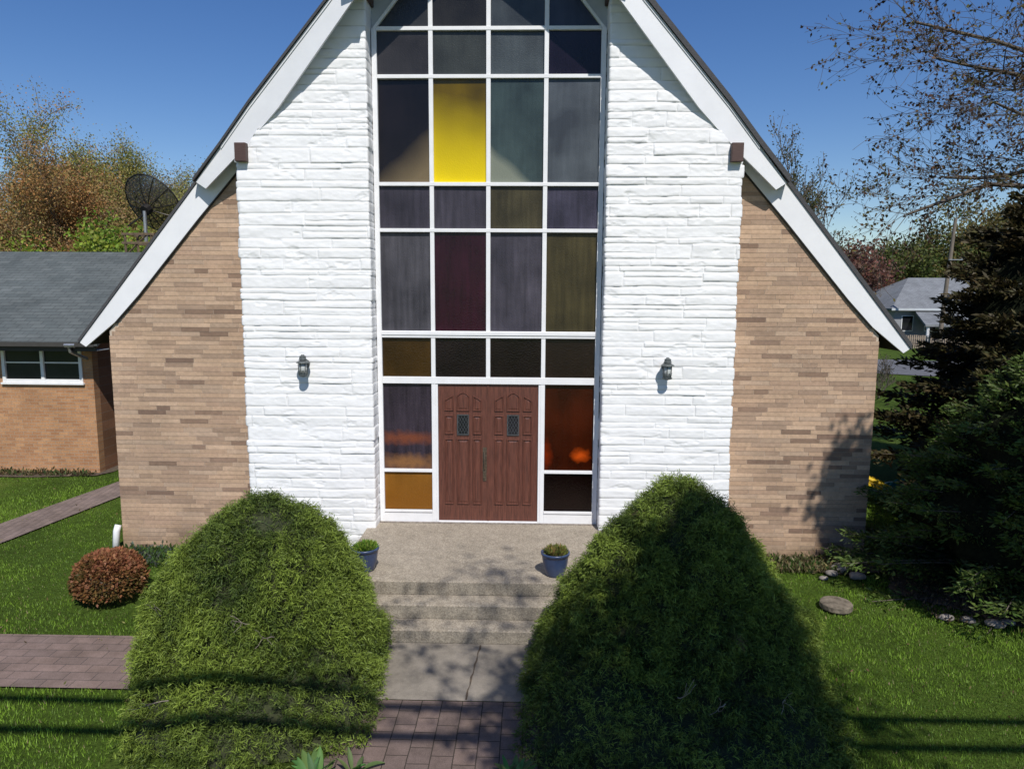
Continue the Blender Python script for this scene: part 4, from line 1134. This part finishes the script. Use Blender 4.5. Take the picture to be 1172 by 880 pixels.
for zz in (4.72,4.95):
    mb.box((back.x-.48,back.y-.34,zz-.03),(back.x+.4,back.y-.27,zz+.03)); mb.box((back.x-.48,back.y+.27,zz-.03),(back.x+.4,back.y+.34,zz+.03))
mb.tube([(back.x-.4,back.y-.3,4.4),(back.x+.2,back.y-.3,4.95)],.025,4)
mb.build('support_frame',simple('weathered_timber',(.17,.12,.07),(.07,.05,.035),.9,10,.4),dish)

# ------------------------------------------------------------------ background left trees
ORG=[(.40,.22,.08),(.34,.22,.10),(.30,.25,.09)]; OLV=[(.30,.27,.07),(.24,.25,.06),(.34,.31,.09)]; GRY=[(.32,.28,.21),(.26,.24,.18),(.35,.30,.18)]
YGR=[(.20,.28,.03),(.15,.24,.03),(.25,.31,.04)]
bt=[ # x,y,h,r,cols,seed,label,lsize
 (-33.5,38,14.4,5.4,OLV+ORG,1,'tall olive and orange budding tree, highest above the annex roof'),
 (-27.6,33,12.4,4.8,ORG,2,'rust orange budding tree in front of the tallest one'),
 (-38.5,37,10.6,4.6,GRY,3,'grey bare twigged tree at the left edge above the annex'),
 (-29.5,42,13.6,5.0,OLV,4,'olive tree directly right of the tallest budding tree'),
 (-28.5,48,13.2,5.0,OLV+GRY,5,'dull olive tree behind the satellite dish'),
 (-24.8,46,12.4,4.6,OLV+GRY,6,'low olive grey tree nearest the church roof edge'),
 (-22.6,33,8.6,4.0,OLV,7,'small olive tree below the dish'),
]
for (x,y,h,rr_,cc,sd,lb) in bt:
    leafy_tree('background_tree',(x,y,GZ),h,rr_,cc,lb,group=None,seed=sd,depth=3,leafn=46,lsize=.13,kids=(4,6),twig=.018,scatter=.48,trunk_h=.16,limbs=8,spread=.75)
for k,(x,y,h,rr_,lb) in enumerate(((-23.6,28,8.0,3.0,'bright yellow green bush left of the dish frame'),(-20.0,25,7.2,2.6,'bright yellow green bush at the dish frame'),(-28.5,30,7.2,3.0,'yellow green bush between the orange tree and the annex roof'),(-33.5,31,6.8,3.0,'dull green bush low at the left edge above the annex'),(-17.0,24,6.6,2.4,'yellow green bush close beside the church roof'))):
    leafy_tree('background_bush',(x,y,GZ),h,rr_,YGR if k!=3 else OLV,lb,cat='bush',seed=20+k,depth=2,leafn=30,lsize=.20,kids=(5,7),twig=.01,scatter=.42,trunk_h=.08,limbs=9)

# bare tree behind right roof
leafy_tree('bare_tree',(12.4,22.5,GZ),9.8,2.3,[(.10,.10,.035),(.14,.12,.06)],'sparse spring tree rising behind the right roof slope',seed=40,depth=3,leafn=4,lsize=.10,kids=(4,6),twig=.011,scatter=.12,trunk_h=.30,limbs=6,up=.45,spread=.55)
# far trees right
DG=[(.07,.10,.025),(.10,.125,.03),(.14,.15,.04)]; RED=[(.20,.085,.06),(.17,.095,.07)]; BRN=[(.17,.14,.045),(.14,.125,.04),(.21,.17,.05)]
for k,(x,y,h,rr_,cc,lb) in enumerate(((29.5,58,9.2,3.6,RED,'reddish purple tree left of the far grey roof'),(36,62,9.0,4.2,DG,'dark green tree behind the far grey roof'),(41,64,12.0,5,DG+BRN,'green brown tree rising behind the utility pole'),(48,66,14.5,6,BRN,'large brown green tree at the right behind the utility pole'),(54,62,14.8,6,BRN+DG,'large olive tree at the right edge of the view'),(26,60,6.6,3,DG,'low green tree peeping over the roof tip'),(33,70,10.5,4,BRN,'distant brown tree between the reddish and green ones'))):
    leafy_tree('background_tree',(x,y,GZ),h,rr_,cc,lb,seed=50+k,depth=3 if k!=5 else 2,leafn=8,lsize=.30,kids=(4,5),twig=.02,scatter=.5,trunk_h=.12,limbs=9)
# understory dark trees right between church and road
leafy_tree('background_tree',(20.6,15.5,GZ),8.0,3.0,[(.08,.065,.03),(.11,.09,.035),(.14,.10,.04)],'dark brownish twiggy tree left of the black evergreen',seed=60,depth=3,leafn=4,lsize=.12,kids=(4,6),twig=.01,scatter=.2,trunk_h=.1,limbs=8)
leafy_tree('shrub',(14.1,17.0,GZ),1.9,.8,[(.07,.06,.03)],'small bare shrub in front of the road below the right roof tip',cat='shrub',seed=61,depth=2,leafn=1,lsize=.05,kids=(4,6),twig=.006,scatter=.05,trunk_h=.05,limbs=6,up=.5)

# houses on the far side of the road
def house(name,x0,x1,y0,y1,ze,zr,label,roofc,wallc,gable_white=False,porch=None,wins=()):
    h=empty(name,((x0+x1)/2,y0,GZ),label=label,cat='house')
    w=MB(); w.box((x0,y0,GZ-.1),(x1,y1,ze)); wl=w.build('wall',wallc,h)
    ym=(y0+y1)/2; o_=.5
    r=MB(); hip=(y1-y0)*.35
    vs=[(x0-o_,y0-o_,ze-.05),(x1+o_,y0-o_,ze-.05),(x1+o_,y1+o_,ze-.05),(x0-o_,y1+o_,ze-.05),(x0+hip if not gable_white else x0-o_,ym,zr),(x1-hip,ym,zr)]
    vs+=[(x,y,z-.14) for x,y,z in vs[:4]]
    r.add(vs,[(0,1,5,4),(1,2,5),(2,3,4,5),(3,0,4),(0,1,7,6),(1,2,8,7),(2,3,9,8),(3,0,6,9),(6,7,8,9)]); rf=r.build('roof',roofc,h)
    t=MB(); t.box((x0-o_-.02,y0-o_-.06,ze-.2),(x1+o_,y0-o_-.01,ze-.03)); t.build('fascia',M['soffit'],h)
    for (a,b_,c,d) in wins:
        f=MB(); f.box((a-.06,y0-.05,c-.06),(b_+.06,y0-.005,d+.06)); wf=f.build('window',M['white'],h)
        q=MB(); q.box((a,y0-.06,c),(b_,y0-.052,d)); q.build('pane',M['blackglass'],wf)
    if porch:
        a,b_,zp=porch
        p=MB(); p.add([(a,y0-3.4,zp-.15),(b_,y0-3.4,zp-.15),(b_,y0-.3,zp+.75),(a+.8,y0-.3,zp+.75),(a,y0-3.4,zp-.3),(b_,y0-3.4,zp-.3),(b_,y0-.3,zp+.6),(a+.8,y0-.3,zp+.6)],[(0,1,2,3),(0,4,5,1),(4,7,6,5),(0,3,7,4),(1,5,6,2)]); p.build('porch_roof',M['shingle_far'],h)
        for xx in np.linspace(a+.3,b_-.3,3): p=MB(); p.tube([(xx,y0-3.2,GZ),(xx,y0-3.2,zp-.3)],.11,6); p.build('porch_post',M['white'],h)
    return h
gw=simple('house_siding',(.30,.31,.33),(.25,.26,.28),.8,4,.1)
house('grey_house',29.0,42,46,55,2.35,4.75,'grey roofed house with a front porch across the road',M['shingle_far'],gw,porch=(29.6,38,1.35),wins=((29.6,30.4,.6,1.7),(31.4,32.2,.6,1.7),(34,35.2,.5,1.6)))
house('grey_house',29.8,33.5,60,68,3.2,4.7,'smaller grey roofed house just left of the porched one',M['shingle_far'],gw,gable_white=True)
# picket fence across the road
fence=empty('picket_fence',(28,41,GZ),label='weathered picket fence in front of the far grey house',cat='fence')
mb=MB(); x=25.5
while x<37:
    mb.box((x,42.0,GZ),(x+.09,42.03,GZ+.95+rd.uniform(-.04,.04))); x+=.15
mb.build('pickets',M['far_fence'],fence)
mb=MB(); mb.box((25.5,42.035,GZ+.25),(37,42.08,GZ+.33)); mb.box((25.5,42.035,GZ+.7),(37,42.08,GZ+.78)); mb.build('rail',M['far_fence'],fence)

# utility pole
pole=empty('utility_pole',(29.8,41,GZ),label='slightly leaning wooden utility pole beside the far grey house',cat='utility pole')
mb=MB(); mb.tube([(29.75,41,GZ-.2),(29.95,41,4),(30.2,41,8.7)],[.16,.14,.11],10); mb.build('pole',simple('pole_wood',(.22,.18,.14),(.12,.10,.08),.9,8,.4,scale=(1,1,.3)),pole)
mb=MB(); mb.box((29.9,40.8,5.8),(30.9,40.9,5.86)); mb.box((30.75,40.8,5.865),(30.8,40.9,6.0)); mb.build('cross_bracket',M['galv'],pole)

# play equipment behind the yew
def toy(name,x,y,label,c,kind):
    m=simple('plastic_'+name,c,None,.35,4,.03)
    T=empty(name,(x,y,GZ),label=label,cat='toy')
    mb=MB()
    if kind=='slide':
        mb.add([(x-.75,y,GZ+.62),(x-.75,y+.4,GZ+.62),(x+.55,y+.1,GZ+.12),(x+.55,y-.3,GZ+.12),(x-.75,y,GZ+.56),(x-.75,y+.4,GZ+.56),(x+.55,y+.1,GZ+.06),(x+.55,y-.3,GZ+.06)],[(0,1,2,3),(4,7,6,5),(0,3,7,4),(1,5,6,2),(2,6,7,3),(0,4,5,1)])
        mb.tube([(x-.75,y,GZ+.7),(x+.55,y-.3,GZ+.18)],.04,8); mb.tube([(x-.75,y+.4,GZ+.7),(x+.55,y+.1,GZ+.18)],.04,8)
        mb.build('chute',m,T,smooth=False)
        mb=MB(); 
        for yy in (0,.4): mb.tube([(x-.8,y+yy,GZ),(x-.76,y+yy,GZ+.75)],.035,8)
        for zz in (.2,.4): mb.tube([(x-.79,y,GZ+zz),(x-.79,y+.4,GZ+zz)],.025,6)
        mb.build('ladder',m,T)
    else:
        mb.lathe([(0,GZ+.02),(.24,GZ+.02),(.30,GZ+.1),(.32,GZ+.28),(.34,GZ+.34),(.29,GZ+.34),(.27,GZ+.12),(0,GZ+.1)],x,y,24); mb.build('tub',m,T,smooth=True)
        mb=MB(); mb.tube([(x-.30,y,GZ+.32),(x-.15,y,GZ+.46),(x+.15,y,GZ+.46),(x+.30,y,GZ+.32)],.015,6); mb.build('handle',m,T)
toy('toy_slide',7.35,3.2,'small yellow plastic slide on the grass behind the yew',(.75,.50,.03),'slide')
toy('toy_tub',7.85,3.0,'teal plastic tub on the grass behind the yew',(.01,.22,.18),'tub')

# ------------------------------------------------------------------ overhanging tree on the right
def overhang():
    rnd=random.Random(88); r=np.random.default_rng(88)
    x,y=14.6,4.6
    root=empty('maple_tree',(x,y,GZ),label='large budding maple whose twiggy branches reach in from the right',cat='tree')
    segs=[];tips=[]
    segs.append((x,y,GZ-.2,x-.1,y,2.2,.30,.25)); segs.append((x-.1,y,2.2,x-.2,y,4.0,.25,.21)); segs.append((x-.2,y,4,x,y,7.5,.2,.14)); segs.append((x,y,7.5,x+.3,y,11,.14,.05))
    limbs=[((x-.2,y,6.6),(7.5,3.3,8.35)),((x-.1,y,6.2),(8.1,3.7,7.9)),((x-.2,y,5.6),(9.0,3.2,6.9)),((x-.2,y,6.0),(7.7,3.4,5.0)),((x-.1,y,5.6),(8.6,3.8,5.7)),((x,y,6.6),(9.8,2.8,8.7))]
    for a,b_ in limbs:
        a=Vector(a); b_=Vector(b_); d=b_-a
        p=a; K=8; r0=.085; prev=p
        for k in range(1,K+1):
            t=k/K; q=a+d*t+Vector((rnd.gauss(0,.06),rnd.gauss(0,.06),.35*math.sin(PI*t)+rnd.gauss(0,.05)))
            ra=r0*(1-(k-1)/K*.72); rb=r0*(1-k/K*.72)
            segs.append((*prev,*q,ra,rb))
            if t>.22:
                for _ in range(4):
                    side=Vector((rnd.gauss(-.55,.5),rnd.gauss(0,.75),rnd.gauss(.05,.55)))
                    nd=(d.normalized()*.75+side*.75).normalized()
                    grow(rnd,q,nd,rnd.uniform(.7,1.35),rb*.30,2,segs,tips,.65,(3,5),.04,.62,.13,5,.0032)
            prev=q
    # outside view: some upper crown too
    for k in range(9):
        a=2*PI*k/9; grow(rnd,(x,y,6+.3*k),(math.cos(a)+.4,math.sin(a),.6),3.4,.08,3,segs,tips,.6,(3,4),.1,.62,.12,5,.006)
    V,F=tubes_np(segs,4); np_obj('trunk',V,F,M['bark'],root)
    T=np.array(tips); P=T[:,:3]; 
    keep=r.random(len(P))<.56; P=P[keep]
    n=2; P=np.repeat(P,n,axis=0)+r.normal(size=(len(P)*n,3))*.022
    cc=np.array([(.075,.042,.026),(.11,.065,.03),(.13,.115,.035),(.09,.06,.036)])
    big=fbm(P[:,0]*.9,P[:,1]*.9,P[:,2]*.9,3)
    ci=np.clip(((big*.9+.45)*4+r.normal(size=len(P))*.6),0,3).astype(int)
    V,F,C=leaves_np(P,.070,.62,cc[ci],.35,axis=np.tile([0,0,-.5],(len(P),1)),jit=.8,r=r)
    np_obj('crown',V,F,M['leaf'],root,col=C)
overhang()

# tree standing behind the viewpoint, right: throws the shade over the right shrub
def shade_tree():
    rnd=random.Random(5); r=np.random.default_rng(5)
    x,y=4.4,-12.6
    root=empty('shade_tree',(x,y,GZ),label='leafy street tree standing behind the viewpoint, right of the walk',cat='tree')
    segs=[(x,y,GZ-.2,x,y,6.0,.22,.16),(x,y,6,x-.3,y+.6,12.5,.16,.04)]; tips=[]
    for k in range(13):
        a=rnd.random()*2*PI; z=5.6+k*.45
        grow(rnd,(x-.1,y+.1,z),(math.cos(a),math.sin(a),.35),1.7,.05,2,segs,tips,.6,(3,5),.1,.6,.12,5,.006)
    for tx,ty,tz in ((1.4,-10.8,7.0),(2.2,-10.4,7.4)):
        d=Vector((tx,ty,tz))-Vector((x,y,6.2)); grow(rnd,(x,y,6.2),d,d.length,.05,2,segs,tips,.55,(3,4),.05,.45,.1,6,.006)
    V,F=tubes_np(segs,5); np_obj('trunk',V,F,M['bark'],root)
    T=np.array(tips)[:,:3]; P=np.repeat(T,3,axis=0)+r.normal(size=(len(T)*3,3))*.12
    # dense core of the crown
    n=26000; d=r.normal(size=(n,3)); d/=np.linalg.norm(d,axis=1,keepdims=True)
    k=r.random(n)**.5*(1+.3*fbm(d[:,0]*2,d[:,1]*2,d[:,2]*2,3))
    Q=np.stack([4.45+.85*d[:,0]*k+.25*fbm(d[:,0]*3,d[:,1]*3,d[:,2]*3),-11.2+1.7*d[:,1]*k,8.3+2.2*d[:,2]*k],-1)
    n2=5200; d=r.normal(size=(n2,3)); d/=np.linalg.norm(d,axis=1,keepdims=True); k=r.random(n2)**.4
    Q2=np.stack([3.2+1.2*d[:,0]*k,-10.9+1.6*d[:,1]*k,7.4+1.3*d[:,2]*k],-1)
    P=np.concatenate([P,Q,Q2])
    V,F,C=leaves_np(P,.13,.6,(.06,.10,.03),.3,r=r); np_obj('crown',V,F,M['leaf'],root,col=C)
shade_tree()

# overhead wires above the viewpoint (their shadows cross the lawn)
wz=6.6; dx_=.286/1.23*(wz-GZ); dy_=.807*(wz-GZ)
for k,(yl,yr) in enumerate(((-4.08,-4.12),(-4.58,-4.55))):
    xs=np.linspace(-30,30,61)
    o=MB(); o.tube([(x,yl+(yr-yl)*(x+4)/9-dy_-.12*k*0,wz+.10*((x-2)/15)**2) for x in xs],.050 if k==0 else .055,8)
    w_=o.build('overhead_cable',simple('cable',(.02,.02,.02),None,.6),None)
    tag(w_,'black overhead cable crossing above the viewpoint, %s'%('nearer the church' if k==0 else 'farther from the church'),'cable')

# ------------------------------------------------------------------ camera, sun, sky
def ray_basis():
    pitch,yaw,roll=.1319,-.0268,.0056
    def tr(X,u,d):
        c,s=math.cos(roll),math.sin(roll); X,u=X*c-u*s,X*s+u*c
        c,s=math.cos(pitch),math.sin(pitch); Y=d*c+u*s; Z=-d*s+u*c
        c,s=math.cos(yaw),math.sin(yaw); return Vector((X*c+Y*s,-X*s+Y*c,Z))
    return tr(1,0,0),tr(0,1,0),tr(0,0,1)
rt,up_,fw=ray_basis()
cam=bpy.data.cameras.new('camera'); co=bpy.data.objects.new('camera',cam); COL.objects.link(co)
m=Matrix(((rt.x,up_.x,-fw.x,.6396),(rt.y,up_.y,-fw.y,-10.5401),(rt.z,up_.z,-fw.z,3.5427),(0,0,0,1)))
co.matrix_world=m
cam.sensor_width=36; cam.lens=813/1172*36; cam.clip_end=2000; cam.clip_start=.05
S.camera=co
el=math.radians(50); az=math.radians(16)
sd=Vector((math.sin(az)*math.cos(el),-math.cos(az)*math.cos(el),math.sin(el)))
L=bpy.data.lights.new('sun','SUN'); L.energy=4.5; L.angle=math.radians(.53); L.color=(1,.955,.89)
lo=bpy.data.objects.new('sun',L); COL.objects.link(lo); lo.rotation_euler=sd.to_track_quat('Z','Y').to_euler(); lo.location=sd*50
W=bpy.data.worlds.new('World'); S.world=W; W.use_nodes=True; nt=W.node_tree
bg=nt.nodes['Background']; sky=nt.nodes.new('ShaderNodeTexSky'); sky.sky_type='NISHITA'; sky.sun_disc=False
sky.sun_elevation=el; sky.sun_rotation=math.radians(180-16); sky.air_density=1.0; sky.dust_density=.15; sky.ozone_density=2.4; sky.altitude=100
hs=nt.nodes.new('ShaderNodeHueSaturation'); hs.inputs['Hue'].default_value=.512; hs.inputs['Saturation'].default_value=1.28; hs.inputs['Value'].default_value=1.0
nt.links.new(sky.outputs[0],hs.inputs['Color']); nt.links.new(hs.outputs[0],bg.inputs['Color']); bg.inputs['Strength'].default_value=.102
S.view_settings.view_transform='Standard'; S.view_settings.look='None'; S.view_settings.exposure=0; S.view_settings.gamma=1
S.cycles.transparent_max_bounces=16
